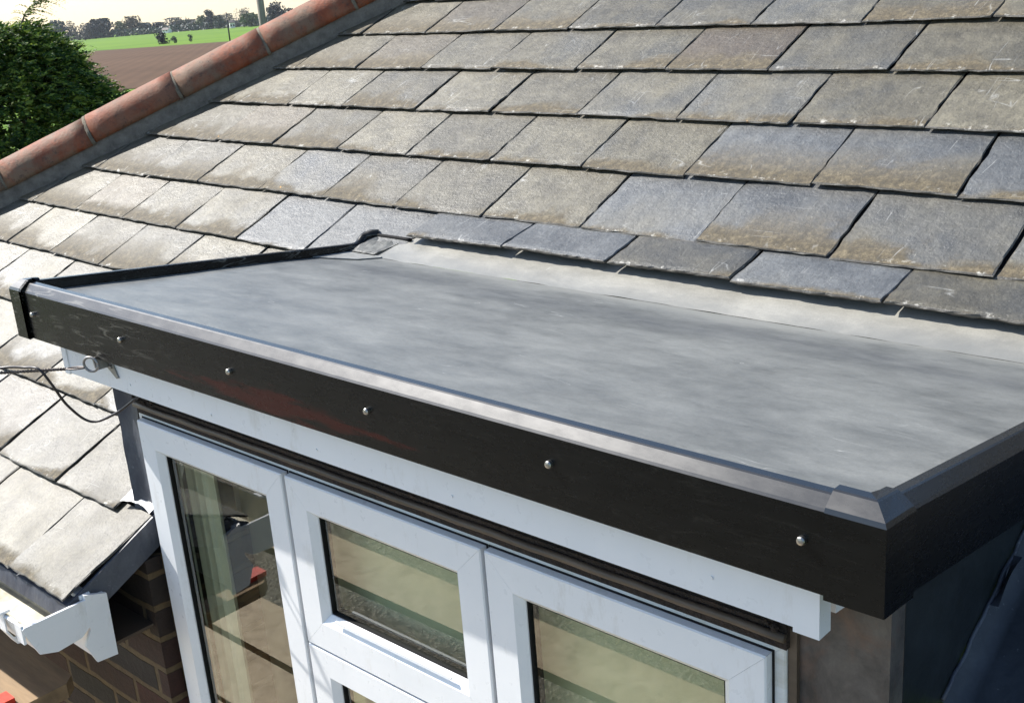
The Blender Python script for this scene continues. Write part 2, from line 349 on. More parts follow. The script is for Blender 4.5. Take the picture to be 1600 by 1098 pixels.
# ------------------------------------------------------------------ mesh helpers
def link(name, me, mat, parent=None, smooth=False):
    o = bpy.data.objects.new(name, me); COL.objects.link(o)
    for m in (mat if isinstance(mat, (list, tuple)) else [mat]): me.materials.append(m)
    if parent: o.parent = parent
    if smooth:
        for p in me.polygons: p.use_smooth = True
    return o
def from_bm(name, bm, mat, parent=None, smooth=False, bevel=0, segs=2):
    if bevel: bmesh.ops.bevel(bm, geom=[e for e in bm.edges if len(e.link_faces) == 2 and e.calc_face_angle(0) > .5],
                              offset=bevel, segments=segs, affect='EDGES', profile=.7, clamp_overlap=True)
    bmesh.ops.recalc_face_normals(bm, faces=bm.faces[:])
    me = bpy.data.meshes.new(name); bm.to_mesh(me); bm.free()
    return link(name, me, mat, parent, smooth)
def box(bm, x0, x1, y0, y1, z0, z1):
    vs = [bm.verts.new((x, y, z)) for x in (x0, x1) for y in (y0, y1) for z in (z0, z1)]
    for f in ((0, 1, 3, 2), (4, 6, 7, 5), (0, 4, 5, 1), (2, 3, 7, 6), (0, 2, 6, 4), (1, 5, 7, 3)):
        bm.faces.new([vs[i] for i in f])
def slab(bm, pts, vec):
    a = [bm.verts.new(p) for p in pts]; b = [bm.verts.new(Vector(p) + Vector(vec)) for p in pts]; n = len(pts)
    bm.faces.new(a); bm.faces.new(b[::-1])
    for i in range(n): bm.faces.new((a[i], a[(i + 1) % n], b[(i + 1) % n], b[i]))
def tube(bm, pts, r, seg=8, caps=True):
    pts = [Vector(p) for p in pts]; rings = []; ref = Vector((0, 0, 1))
    for i, p in enumerate(pts):
        t = (pts[min(i + 1, len(pts) - 1)] - pts[max(i - 1, 0)]).normalized()
        if abs(t.dot(ref)) > .95: ref = Vector((1, 0, 0))
        u = t.cross(ref).normalized(); v = t.cross(u); rr = r(i / (len(pts) - 1)) if callable(r) else r
        rings.append([bm.verts.new(p + rr * (math.cos(a) * u + math.sin(a) * v)) for a in [2 * math.pi * k / seg for k in range(seg)]])
    for a, b in zip(rings, rings[1:]):
        for k in range(seg): bm.faces.new((a[k], a[(k + 1) % seg], b[(k + 1) % seg], b[k]))
    if caps: bm.faces.new(rings[0][::-1]); bm.faces.new(rings[-1])
def empty(name, loc=(0, 0, 0)):
    o = bpy.data.objects.new(name, None); COL.objects.link(o); o.location = loc; return o
def tag(o, label=None, cat=None, group=None, kind=None):
    if label: o['label'] = label
    if cat: o['category'] = cat
    if group: o['group'] = group
    if kind: o['kind'] = kind
    return o
def catmull(ps, n=8):
    ps = [Vector(p) for p in ps]; out = []
    for i in range(len(ps) - 1):
        a, b, c, d = ps[max(i - 1, 0)], ps[i], ps[i + 1], ps[min(i + 2, len(ps) - 1)]
        for k in range(n):
            t = k / n
            out.append(.5 * ((2 * b) + (c - a) * t + (2 * a - 5 * b + 4 * c - d) * t * t + (-a + 3 * b - 3 * c + d) * t ** 3))
    return out + [ps[-1]]

# ------------------------------------------------------------------ ground (falls gently away from the house towards the fields)
AZ = R_(32); ADIR = Vector((-math.cos(AZ), math.sin(AZ), 0)); SL = math.tan(R_(1.6))
def gz(x, y, up=0): return -5.0 - SL * max(0, x * ADIR.x + y * ADIR.y) + up
def ground():
    bm = bmesh.new(); B = Vector((ADIR.y, -ADIR.x, 0)); ts = [-3000, 0, 40, 200, 700, 3500]; ss = [-3500, -500, 0, 500, 3500]
    g = [[bm.verts.new((t * ADIR.x + s * B.x, t * ADIR.y + s * B.y, -5 - SL * max(0, t))) for s in ss] for t in ts]
    for i in range(len(ts) - 1):
        for j in range(len(ss) - 1): bm.faces.new((g[i][j], g[i + 1][j], g[i + 1][j + 1], g[i][j + 1]))
    tag(from_bm('ground', bm, GRASS), kind='structure')
ground()
def sheet(name, pts, up, mat):
    bm = bmesh.new(); bm.faces.new([bm.verts.new((x, y, gz(x, y, up))) for x, y in pts])
    o = from_bm(name, bm, mat); tag(o, kind='structure'); return o
# near boundary and far boundary of the ploughed field
sheet('ploughed_field', [(-64.0, 27.6), (-322.8, 167.0), (-334, 155), (-600, 40), (-560, -60), (-60, -20)][0:0] or
      [(-75, 37.0), (-330, 165.5), (-261.9, 179.3), (-150, 203), (-60, 222), (-40, 120), (-124, 76.5)][0:0] or
      [(-74.8, 36.9), (-330.0, 166.5), (-261.9, 179.3), (-120, 209.5), (150, 265), (150, 263), (-25, 98), (-99.4, 56.8)], .05, PLOUGH)
def flat_area(name, x0, x1, y0, y1, up, mat, n=50):
    bm = bmesh.new(); g = [[bm.verts.new((x0 + (x1 - x0) * i / n, y0 + (y1 - y0) * j / n, gz(x0 + (x1 - x0) * i / n, y0 + (y1 - y0) * j / n, up))) for i in range(n + 1)] for j in range(n + 1)]
    for j in range(n):
        for i in range(n): bm.faces.new((g[j][i], g[j][i + 1], g[j + 1][i + 1], g[j + 1][i]))
    tag(from_bm(name, bm, mat), kind='structure')
flat_area('unseen_yard', -60, 60, -80, -9, .04, m_simple('added_tarmac', (.05, .05, .052), .9, 3))  # unseen tarmac, added to darken reflections and bounce on the dormer front
flat_area('gravel_path', -20, 20, -9, .02, .044, GRAVEL, 30)
def haze():
    bm = bmesh.new(); box(bm, -1500, 1700, -1500, 1500, -60, 40)
    m = bpy.data.materials.new('haze_air'); m.use_nodes = True; t = m.node_tree
    t.nodes.remove(t.nodes['Principled BSDF']); v = t.nodes.new('ShaderNodeVolumePrincipled')
    v.inputs['Color'].default_value = (.86, .92, 1, 1); v.inputs['Density'].default_value = HAZE
    v.inputs['Anisotropy'].default_value = .3
    t.links.new(v.outputs[0], t.nodes['Material Output'].inputs['Volume'])
    tag(from_bm('haze', bm, m), kind='stuff')
HAZE = .00007

# ------------------------------------------------------------------ the house
house = empty('house', (0, 0, -5.0))
tag(house, 'brick house with grey slate roof, terracotta hip and flat-topped white dormer', 'house')
def part(o, parent=None):                          # keep world placement under the house empty
    o.parent = parent or house
    if parent is None: o.matrix_parent_inverse = Matrix.Translation((0, 0, 5.0))
    return o
PITCH = .45924; CP, SP = math.cos(PITCH), math.sin(PITCH); YR = 1.0613; G = .20963; C0 = 3.5699
def RP(x, s, h=0): return Vector((x, YR + s * CP - h * SP, s * SP + h * CP))
def hipx(s): return -1.757 + .69 * (s + .278)
def s_row(k, x):
    s = (C0 - k) * G; xu = x / .75
    t = min(1, max(0, (k - 2) / 3)); s += t * .020 * min(1.15, max(0, (-xu - .25) / 2.1))
    if k >= 6: s += .016
    return s
P = .3034
meas = {0: [-1.225, -.805, -.395, -.004, .412, .815, 1.218, 1.636], 1: [-1.415, -.994, -.585, -.192, .23, .627, 1.025, 1.435],
        2: [-1.601, -1.173, -.813, -.372, .025, .433, .837, 1.247, 1.659], 3: [-1.799, -1.382, -.981, -.561, -.175, .245, .646, 1.037, 1.451, 1.855],
        4: [-2.004, -1.599, -1.183, -.753, -.375, .016, .43, .837, 1.244, 1.637, 2.055], 5: [-2.183, -1.793, -1.397, -.993, -.581, -.184, .232],
        6: [-2.001, -1.602, -1.209, -.80, -.40, 0.006], 7: [-1.80, -1.402, -1.0, -.6, -.2, .2], 8: [-1.21, -.806, -.408, .0], 9: [-1.02, -.615, -.224, .11], 10: [-.47, -.066, .25]}
def joints(k):
    if k in meas: js = [v * .75 for v in meas[k]]
    else: base = (0.0 if k % 2 == 0 else .17); js = [base + i * P + rnd.uniform(-.008, .008) for i in range(-3, 5)]
    rr = random.Random(k * 13 + 5)
    lo = -6.0
    while js[0] > lo: js.insert(0, js[0] - P + rr.uniform(-.008, .008))
    while js[-1] < (6.0 if k <= 4 else js[-1] - 1): js.append(js[-1] + P + rr.uniform(-.008, .008))
    return js
verts, faces, uvs, tones = [], [], [], []; tone = [.5, .5]
def add_slate(x0, x1, sb, s_top, seed, raise_=0.0, thick=.007, clip=True, nx=12, ny=9, slope=.0128 / .20963):
    """one slate; sb(x) lower edge; writes vertices and uv (v<0 marks the broken edge)"""
    rr = random.Random(seed); base = len(verts); gap = rr.uniform(.003, .006); tw = rr.uniform(-.003, .003)
    off = Vector((rr.uniform(0, 50), rr.uniform(0, 50), rr.uniform(0, 50))); lift = rr.uniform(0, .0026); slip = rr.uniform(-.0025, .0025)
    skew = rr.uniform(-.004, .004)
    def pt(i, j, dh, inset):
        u = i / nx; v = (j / ny) ** 1.25
        xm = x0 + (x1 - x0) * u; s0 = sb(xm) + slip; s = s0 + (s_top - s0) * v
        a, b = x0 + gap, x1 - gap
        if clip: a, b = max(a, hipx(s)), max(b, hipx(s) + .002)
        n1 = noise.noise(Vector((s * 38, x0 * 9, 0)) + off); n2 = noise.noise(Vector((s * 38, x1 * 9, 4)) + off)
        n3 = noise.noise(Vector((xm * 60, 0, 8)) + off) + .5 * noise.noise(Vector((xm * 160, 0, 8)) + off)
        n4 = .6 * noise.noise(Vector((s * 120, 0, 3)) + off)
        a += .0036 * (n1 + n4) + inset; b += .0036 * (n2 + n4) - inset
        x = a + (b - a) * u + skew * (v - .5)
        if j == 0: s += .0023 * n3 + inset
        elif j == 1: s += .0015 * n3
        h = -slope * (s - s0) + raise_ + lift + tw * (u - .5) * 2 * (1 - v)
        h += .0009 * noise.noise(Vector((x * 12, s * 12, 0)) + off) + dh
        return RP(x, s, h), (u, v)
    W1 = nx + 1
    for j in range(ny + 1):
        for i in range(nx + 1):
            edge = (i in (0, nx)) or j == 0
            p, t = pt(i, j, -.0012 if edge else 0, .0)
            verts.append(p); uvs.append(t)
    tones.extend([tuple(tone)] * (W1 * (ny + 1) + 2 * (2 * ny + nx + 1)))
    for j in range(ny):
        for i in range(nx):
            faces.append((base + j * W1 + i, base + j * W1 + i + 1, base + (j + 1) * W1 + i + 1, base + (j + 1) * W1 + i))
    # skirt: left (down), bottom, right
    ring = [(0, j) for j in range(ny, 0, -1)] + [(i, 0) for i in range(nx + 1)] + [(nx, j) for j in range(1, ny + 1)]
    prev = [base + j * W1 + i for i, j in ring]
    for lev, (dh, ins) in enumerate(((-.0012 - thick * .35, -.0022), (-thick, .0005))):
        cur = []
        for q, (i, j) in enumerate(ring):
            jit = rr.uniform(-.0016, .0016)
            p, t = pt(i, j, dh, ins + jit); cur.append(len(verts)); verts.append(p); uvs.append((t[0], -.2))
        for a in range(len(ring) - 1): faces.append((prev[a + 1], prev[a], cur[a], cur[a + 1]))
        prev = cur
seed = 0
for k in range(-7, 11):
    js = joints(k)
    for a, b in zip(js, js[1:]):
        seed += 1
        s_mid = s_row(k, (a + b) / 2); st = s_mid + G * 1.12
        if b < hipx(s_mid) - .02: continue
        if k == 4 and b > 3.2 or k < 4 and a > 5: continue
        if k >= 6 and a > .10 and k < 10: continue
        lim = {9: .083, 10: .19}.get(k, 9.)
        if k in (6, 7, 8): lim = .12
        if a >= lim - .01: continue
        rt = random.Random(k * 1000 + int((a + 20) * 33)); mid = (a + b) / 2
        tone[0] = min(1, max(0, rt.gauss(.92, .22))); tone[1] = min(1, max(0, rt.gauss(.5 if mid > -.4 else .95, .25)))
        if k in (3, 4) and mid > .78: tone[0] = rt.uniform(.05, .5)
        if k == 5 and -.3 < mid: tone[0], tone[1] = .0, .15
        if k == 3 and .75 < mid < 1.35: tone[1] = 1.15
        if k == 4 and .8 < mid < 1.3: tone[1] = .95
        if rt.random() < .07: tone[0] = 1.5
        if k == 1 and .45 < mid < .75: tone[0], tone[1] = 1.85, .95
        far = a < -2.6 or a > 3 or k < -2
        if k == 5:
            if a < -.16 and b > 0:                 # slate notched round the corner of the kerb
                def sb(x, k=k): t = min(1, max(0, (x + .022) / .06)); return s_row(k, x) * (1 - t) + (-.2075) * t
                add_slate(a, b, sb, st, seed, .0175, .009, nx=36, ny=11, slope=.14)
            elif a < 0: add_slate(a, min(b, lim), lambda x, k=k: s_row(k, x), st, seed)
            continue
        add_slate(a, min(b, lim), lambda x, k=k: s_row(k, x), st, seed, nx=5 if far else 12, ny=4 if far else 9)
# short course dressed over the upstand behind the flat roof
xj = [.174, .491, .7875, 1.086, 1.395, 1.70, 2.0, 2.31]
for a, b in zip(xj, xj[1:]):
    seed += 1; e = random.Random(seed).uniform(-.002, .002)
    tone[0], tone[1] = {.174: .0, .491: .12, .7875: .55, 1.086: .1, 1.395: .75}.get(a, .3), .22
    if a < 1.8: add_slate(a, b, lambda x, e=e: -.2065 + e, (C0 - 4) * G + .03, seed, .020, .010, False, 20, 8, .225)
me = bpy.data.meshes.new('slate_roof'); me.from_pydata([tuple(v) for v in verts], [], faces)
uvl = me.uv_layers.new(name='UVMap')
for lp in me.loops: uvl.data[lp.index].uv = uvs[lp.vertex_index]
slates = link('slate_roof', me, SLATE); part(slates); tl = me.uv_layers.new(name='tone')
for lp in me.loops: tl.data[lp.index].uv = tones[lp.vertex_index]
assert len(tones) == len(verts); me.validate()
tag(slates, 'grey weathered slate slope with mossy lower edges')

# boarding and felt under the slates, with openings below the dormer
bm = bmesh.new()
def rslab(x0, x1, s0, s1, h=-.026, th=.02, clip=False):
    if clip: pts = [RP(hipx(s0), s0, h), RP(x1, s0, h), RP(x1, s1, h), RP(hipx(s1), s1, h)]
    else: pts = [RP(x0, s0, h), RP(x1, s0, h), RP(x1, s1, h), RP(x0, s1, h)]
    slab(bm, pts, Vector((0, SP, -CP)) * th)
rslab(0, 5.9, -.19, 2.1, clip=True); rslab(0, .12, -1.05, -.1905, clip=True); rslab(0, .182, -1.31, -1.0505, clip=True)
part(from_bm('roof_boarding', bm, UNDER))
# far slope on the other side of the hip, and the back slope
bm = bmesh.new(); a = RP(hipx(-1.33), -1.33, -.03); b = RP(hipx(2.1), 2.1, -.03); low = Vector((-.9, .35, -.62))
slab(bm, [a, b, b + low * 4.2, a + low * .05], (0.02, 0, -.02))
c1 = RP(5.9, 2.1, -.03); slab(bm, [b, c1, c1 + Vector((0, 3.4, -1.7)), b + Vector((0, 3.4, -1.7)) + low * 1.0], (0, 0, -.02))
part(from_bm('far_roof_slope', bm, SLATE))

# hip tiles bedded on mortar
H = Vector((.69, CP, SP)).normalized(); U = (Vector((0, 0, 1)) - H.z * H).normalized(); Wd = H.cross(U)
def axis(s): return RP(hipx(s) - .10, s, .031)
A0 = axis(-1.30); L = (axis(2.1) - A0).length
def half(bm, a, b, r0, r1, th, t0=-.12, t1=math.pi + .12, n=18, m=6, wob=0):
    g = []
    for j in range(m + 1):
        c = a.lerp(b, j / m); r = r0 + (r1 - r0) * j / m
        row = []
        for i in range(n + 1):
            t = t0 + (t1 - t0) * i / n; d = math.cos(t) * Wd + math.sin(t) * U
            w_ = wob * noise.noise((c + d * r) * 14)
            row.append((bm.verts.new(c + d * (r + w_)), bm.verts.new(c + d * (r - th + w_))))
        g.append(row)
    for j in range(m):
        for i in range(n):
            bm.faces.new((g[j][i][0], g[j][i + 1][0], g[j + 1][i + 1][0], g[j + 1][i][0]))
            bm.faces.new((g[j][i][1], g[j + 1][i][1], g[j + 1][i + 1][1], g[j][i + 1][1]))
    for j in (0, m):
        for i in range(n): bm.faces.new((g[j][i][0], g[j][i][1], g[j][i + 1][1], g[j][i + 1][0]))
    for i in (0, n):
        for j in range(m): bm.faces.new((g[j][i][0], g[j + 1][i][0], g[j + 1][i][1], g[j][i][1]))
def hip_from_y(y): return (y - A0.y) / H.y
jy = [.735, 1.075, 1.415, 1.745, 2.08, 2.41]        # measured joints, metres north of the dormer front
ts = [(axis(.04 + .28 * q) - A0).length for q in range(-4, 8)]
ts = [t for t in ts if t < L]; ts.insert(0, 0.0); ts.append(L)
hip = part(empty('hip_ridge', A0)); hip.matrix_parent_inverse = Matrix.Translation((0, 0, 5))
inv = Matrix.Translation(-A0)
for i, (a, b) in enumerate(zip(ts, ts[1:])):
    if b - a < .05: continue
    bm = bmesh.new(); r = .0835 + rnd.uniform(-.001, .0015)
    jx = Vector((rnd.uniform(-.002, .002), 0, rnd.uniform(-.002, .003)))
    half(bm, A0 + H * (a + .004) + jx, A0 + H * (b - .006) + jx, r, r + .001, .014, wob=.0015)
    o = from_bm('hip_tile', bm, TERRA, hip, True); o.matrix_parent_inverse = inv
    if i:
        bm = bmesh.new(); half(bm, A0 + H * (a - .008), A0 + H * (a + .004), r + .0006, r + .0008, .02, -.14, math.pi + .14, 22, 4, .006)
        o = from_bm('mortar_joint', bm, MORTP, hip, True); o.matrix_parent_inverse = inv
bm = bmesh.new(); rows = []
n = 150
for j in range(n + 1):
    s = -1.32 + 3.42 * j / n; q = axis(s); nn = .006 * noise.noise(Vector((s * 20, 0, 0))) + .003 * noise.noise(Vector((s * 70, 0, 0)))
    e = RP(hipx(s) + .004 + nn, s, -.025); e2 = RP(hipx(s) + .003 + nn, s, .006)
    top = q + Wd * .078 + U * .004 + Vector((0, 0, nn * .6)); mid = e2.lerp(top, .55) + Vector((0, 0, .006 + nn))
    rows.append([bm.verts.new(v) for v in (e, e2, mid, top, q + U * .02, q - Wd * .09 - U * .03, q - Wd * .09 - U * .06)])
for a, b in zip(rows, rows[1:]):
    for i in range(6): bm.faces.new((a[i], a[i + 1], b[i + 1], b[i]))
o = from_bm('mortar_bed', bm, MORT, hip, True); o.matrix_parent_inverse = inv

# ---------------- the flat roof of the dormer
W = 1.8; FALL = .12653; D = Vector((.0286, math.cos(FALL), -math.sin(FALL))); ND = Vector((0, math.sin(FALL), math.cos(FALL)))
def DK(x, y, h=0): q = D * (y / D.y); return Vector((x + q.x, q.y, q.z)) + ND * h
YF = .80
def grid(f, nx, ny):
    bm = bmesh.new(); g = [[bm.verts.new(f(i / nx, j / ny)) for i in range(nx + 1)] for j in range(ny + 1)]
    for j in range(ny):
        for i in range(nx): bm.faces.new((g[j][i], g[j][i + 1], g[j + 1][i + 1], g[j + 1][i]))
    return bm
def fdeck(u, v):
    x = .008 + (W + .004) * u; y = .008 + (YF - .008) * v
    return DK(x, y, -.0215 + .0022 * noise.noise(Vector((x * 2.2, y * 3, 0))) + .0008 * noise.noise(Vector((x * 9, y * 9, 0))))
part(from_bm('flat_roof', grid(fdeck, 120, 50), DECK, None, True))
fold0 = DK(0, YF, -.0215)
def fup(u, v):                                     # membrane dressed up the slope under the slates
    x = .06 + (W - .075) * u
    a = DK(x - .0286 * YF, YF, -.0205); s1 = -.150; b = RP(x, s1, -.0185)
    q = a.lerp(b, v); lapn = .0016 * noise.noise(Vector((x * 6, v * 2, 3))) + .0011 * noise.noise(Vector((x * 19, v * 3, 3)))
    return q + Vector((0, 0, lapn + .0010 * math.sin(v * math.pi)))
part(tag(from_bm('membrane_upstand', grid(fup, 140, 10), UPST, None, True), 'paler dusty strip of membrane turned up under the slates'))
# folded corner patch at the back left
def fpatch(u, v):
    q = fup(0, v); x = .040 + .090 * u
    a = DK(x - .0286 * YF, YF, -.0205); b = RP(x + .028, -.198, -.0135); p = a.lerp(b, v)
    bmp = .005 * v ** .6 * max(0, math.sin(u * 8.5 + v * 2.2 + .4)) * (1 - .75 * u) + .004 * (1 - u) * v + .003 * noise.noise(Vector((u * 5, v * 5, 2)))
    return p + Vector((0, 0, .0055 * (1 - .75 * v * v) + max(0, bmp) * min(1, (1 - v) * 4)))
bm = grid(fpatch, 34, 26); bmesh.ops.solidify(bm, geom=bm.faces[:], thickness=.0018)
part(from_bm('corner_patch', bm, PATCH, None, True))
bm = bmesh.new()
tri = [DK(.016, .690, -.0188), DK(.060, .712, -.0188), DK(.115, .745, -.0186), DK(.134, .797, -.0178), DK(.134, .803, -.0165), DK(.016, .803, -.0165)]
slab(bm, tri, -ND * .002); part(from_bm('patch_lap', bm, PATCH))

# kerb trim round three sides
prof = [(-.015, -.110), (-.015, -.0155), (-.0125, -.0125), (-.002, -.0012), (.0005, 0), (.0115, 0), (.0135, -.002), (.0145, -.0255), (.004, -.0255), (-.011, -.110)]
edge_frames = {'front': None}
def sweep(bm, prof, path):
    rings = [[bm.verts.new(f(o, h)) for o, h in prof] for f in path]; n = len(prof)
    for a, b in zip(rings, rings[1:]):
        for i in range(n):
            f = bm.faces.new((a[i], a[(i + 1) % n], b[(i + 1) % n], b[i])); f.material_index = 1 if 1 <= i <= 4 else 0
    bm.faces.new(rings[0][::-1]); bm.faces.new(rings[-1])
def F_front(x): return lambda o, h: Vector((x, o, h))
def F_left(y): return lambda o, h: DK(o, y, 0) + Vector((0, 0, h))
def F_right(y): return lambda o, h: DK(W - o, y, 0) + Vector((0, 0, h))
def corner(x0, sx, x_out): return lambda o, h: Vector((x0 + sx * o, o, h))
def jig(n, a): return [a * noise.noise(Vector((i * .7, 3, 3))) for i in range(n)]
bm = bmesh.new(); path = [corner(0, 1, 0)] + [F_front(.02 + (W - .04) * i / 30) for i in range(31)] + [corner(W, -1, 0)]
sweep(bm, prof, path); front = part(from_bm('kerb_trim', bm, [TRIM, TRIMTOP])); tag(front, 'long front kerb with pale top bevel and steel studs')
YB = .838
def kb(F, cr, name, lab):
    bm = bmesh.new(); sweep(bm, prof, [cr] + [F(.02 + (YB - .02) * i / 16) for i in range(17)])
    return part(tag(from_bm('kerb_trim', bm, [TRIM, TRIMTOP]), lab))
lk = kb(F_left, corner(0, 1, 0), 'l', 'left side kerb with dark inner face')
rk = kb(F_right, corner(W, -1, 0), 'r', 'right side kerb with deep black outer face')
# left kerb turned up the slope under the slates
bm = bmesh.new()
tube(bm, catmull([DK(.001, .70, -.016), DK(.001, .79, -.0135), DK(.004, .835, -.010), RP(.024, -.222, -.002), RP(.038, -.206, -.003), RP(.050, -.198, -.008)], 8), lambda f: .0135, 14)
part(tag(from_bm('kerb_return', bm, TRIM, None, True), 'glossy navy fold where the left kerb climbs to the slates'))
bm = bmesh.new(); tube(bm, [RP(.040 + .0135 * i, -.2035, -.0045) for i in range(11)], .0052, 8)  # dark strip put in for the black line along the slate edge
part(tag(from_bm('slate_edge_strip', bm, GASKET, None, True), 'thin dark strip along the lower edge of the notched slate'))
# corner caps
def grow(p, g): return [(-.015 - g, -.112), (-.015 - g, -.0155 + g * .4), (-.0125 - g, -.0125 + g * .8), (-.002, -.0012 + g), (.0005, g), (.0125, g), (.0150 + g * .3, -.002), (.0155 + g * .3, -.0215), (.004, -.0215), (-.012, -.11)]
def cap(x0, sx, F, lx, ly, lab, dx=0):
    bm = bmesh.new(); pr_ = grow(prof, .0050)
    sweep(bm, pr_, [F_front(x0 + sx * lx), F_front(x0 + sx * .03), corner(x0, sx, 0)])
    sweep(bm, pr_, [corner(x0, sx, 0), F(.03), F(ly)])
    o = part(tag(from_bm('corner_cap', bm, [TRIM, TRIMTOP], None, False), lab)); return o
cap(0, 1, F_left, .021, .030, 'scuffed corner cap at the far left end')
cap(W, -1, F_right, .046, .044, 'corner cap at the near right end')
# steel studs along the front
def stud(x, z):
    bm = bmesh.new(); r = .0050
    ringsets = [(-.0152, r), (-.0195, r), (-.0212, r * .8), (-.0218, r * .35)]
    rs = [[bm.verts.new((x + rr * math.cos(t), y, z + rr * math.sin(t))) for t in [2 * math.pi * k / 14 for k in range(14)]] for y, rr in ringsets]
    for a, b in zip(rs, rs[1:]):
        for k in range(14): bm.faces.new((a[k], a[(k + 1) % 14], b[(k + 1) % 14], b[k]))
    bm.faces.new(rs[-1]); return bm
for x, z in ((.056, -.057), (.387, -.055), (.719, -.054), (1.052, -.052), (1.388, -.051), (1.728, -.053)):
    o = from_bm('stud', stud(x, z), STEEL, front, False)

# white fascia board under the kerb
bm = bmesh.new(); box(bm, .098, 1.703, .010, .026, -.177, -.07)
fb = part(from_bm('fascia_board', bm, WHITE, None, False, .0015))
for q in ((.0935, .112, .0075, .05, -.1785, -.07), (1.7045, 1.736, .0070, .032, -.1805, -.07)):
    bm = bmesh.new(); box(bm, *q); from_bm('joint_cover', bm, WHITE, fb, False, .0012)
for x in (1.715, .100):
    bm = bmesh.new(); slab(bm, [(x, .0522, -.171), (x, .78, -.262), (x, .78, -.17), (x, .0522, -.08)], (.0165, 0, 0)); from_bm('side_board', bm, WHITE, fb)
bm = bmesh.new(); box(bm, .112, 1.715, .0262, .088, -.168, -.160); from_bm('soffit', bm, FOAM, fb)
for x, z in ((.60, -.163), (.885, -.160), (1.18, -.160), (1.60, -.150), (.34, -.158), (.258, -.106)):
    bm = bmesh.new(); tube(bm, [(x, .0102, z), (x, .0085, z)], .0022, 8); from_bm('nail', bm, WHITE, fb)
# bead and packing over the window
bm = bmesh.new(); box(bm, .214, 1.655, .080, .094, -.262, -.168); part(from_bm('packing_strip', bm, FOAM))
bm = bmesh.new()
tube(bm, [(.215 + 1.44 * i / 40, .076, -.2435 + .0006 * math.sin(i * 1.7)) for i in range(41)], .0058, 10)
part(from_bm('sealant_bead', bm, BROWN, None, True))
bm = bmesh.new()
box(bm, .216, 1.645, .0765, .0795, -.2345, -.2295)
for i in range(46):
    t = i / 45; c = Vector((.216 + (.11 * t if i < 30 else 1.40 + .05 * rnd.random()), .072 + .012 * rnd.random(), -.232 + .012 * rnd.random()))
    bmesh.ops.create_icosphere(bm, subdivisions=1, radius=rnd.uniform(.002, .006), matrix=Matrix.Translation(c))
part(from_bm('expanding_foam', bm, FOAM))

# ---------------- window
win = part(empty('window', (.93, .09, -1.35))); WI = Matrix.Translation((-.93, -.09, 1.35))
def wp(o): o.parent = win; o.matrix_parent_inverse = WI; return o
FX0, FX1, FZ1, FZ0 = .208, 1.652, -.2585, -1.36
def rect_frame(bm, x0, x1, z0, z1, wd, bev, yf, depth, wb=None):
    """mitred frame: face, sloping inner bevel and back; four mitred members"""
    wb = wb or wd
    def ring(i, ib, y): return [(x0 + i, y, z0 + ib), (x1 - i, y, z0 + ib), (x1 - i, y, z1 - i), (x0 + i, y, z1 - i)]
    lv = [ring(0, 0, yf + depth), ring(0, 0, yf + .002), ring(.002, .002, yf), ring(wd, wb, yf), ring(wd + bev, wb + bev * 1.3, yf + bev * .95), ring(wd + bev, wb + bev * 1.3, yf + depth)]
    for k in range(4):
        n = (k + 1) % 4; vs = [(bm.verts.new(r[k]), bm.verts.new(r[n])) for r in lv]
        e = .00018                                 # hairline mitre between members
        for a, b in vs:
            d = (b.co - a.co).normalized(); a.co += d * e; b.co -= d * e
        for (a, b), (c, d) in zip(vs, vs[1:]): bm.faces.new((a, b, d, c))
        bm.faces.new([v[0] for v in vs][::-1]); bm.faces.new([v[1] for v in vs])
bm = bmesh.new(); rect_frame(bm, FX0, FX1, FZ0, FZ1, .030, .004, .084, .05)
for x in (.695, 1.168): box(bm, x - .011, x + .011, .0865, .134, FZ0 + .034, FZ1 - .034)
wp(from_bm('window_frame', bm, FRAME))
bm = bmesh.new(); box(bm, FX0 + .012, FX1 - .012, .0855, .087, FZ0 + .012, FZ1 - .012)
bmesh.ops.delete(bm, geom=bm.verts[:]) ; bm.free()
bm = bmesh.new()
def seal(bm, x0, x1, z0, z1, wdt, y0, y1):
    for (a, b, c, d) in ((x0, x0 + wdt, z0, z1), (x1 - wdt, x1, z0, z1), (x0 + wdt, x1 - wdt, z0, z0 + wdt), (x0 + wdt, x1 - wdt, z1 - wdt, z1)):
        box(bm, a, b, y0, y1, c, d)
def sash(x0, x1, z0, z1, wd=.052, bev=.013, wb=None, yf=.068):
    bm = bmesh.new(); rect_frame(bm, x0, x1, z0, z1, wd, bev, yf, .030, wb); s = wp(from_bm('sash', bm, WHITE))
    i = wd + bev; ib = (wb or wd) + bev * 1.3
    bm = bmesh.new(); seal(bm, x0 + i - .0005, x1 - i + .0005, z0 + ib - .0005, z1 - i + .0005, .0035, yf + .0145, yf + .024)
    wp(from_bm('gasket', bm, GASKET))
    bm = bmesh.new(); box(bm, x0 + i + .001, x1 - i - .001, yf + .019, yf + .0225, z0 + ib + .001, z1 - i - .001)
    wp(from_bm('pane', bm, GLASS))
    bm = bmesh.new(); seal(bm, x0 + i + .001, x1 - i - .001, z0 + ib + .001, z1 - i - .001, .007, yf + .0235, yf + .030)
    wp(from_bm('glazing_spacer', bm, GASKET))
    bm = bmesh.new(); seal(bm, x0 + .001, x1 - .001, z0 + .001, z1 - .001, .004, yf + .0302, yf + .034)
    wp(from_bm('weather_seal', bm, GASKET))
    bm = bmesh.new(); seal(bm, x0 - .0028, x1 + .0028, z0 - .0028, z1 + .0028, .0027, .0822, .0838); wp(from_bm('sash_gap_line', bm, GASKET))  # black ring put in for the dark gap around the sash
sash(.2255, .6905, -1.33, -.2725)
sash(.7000, 1.1640, -.598, -.2725, wb=.055)
sash(.7000, 1.1640, -1.33, -.6015)
sash(1.1715, 1.6345, -1.33, -.2725)
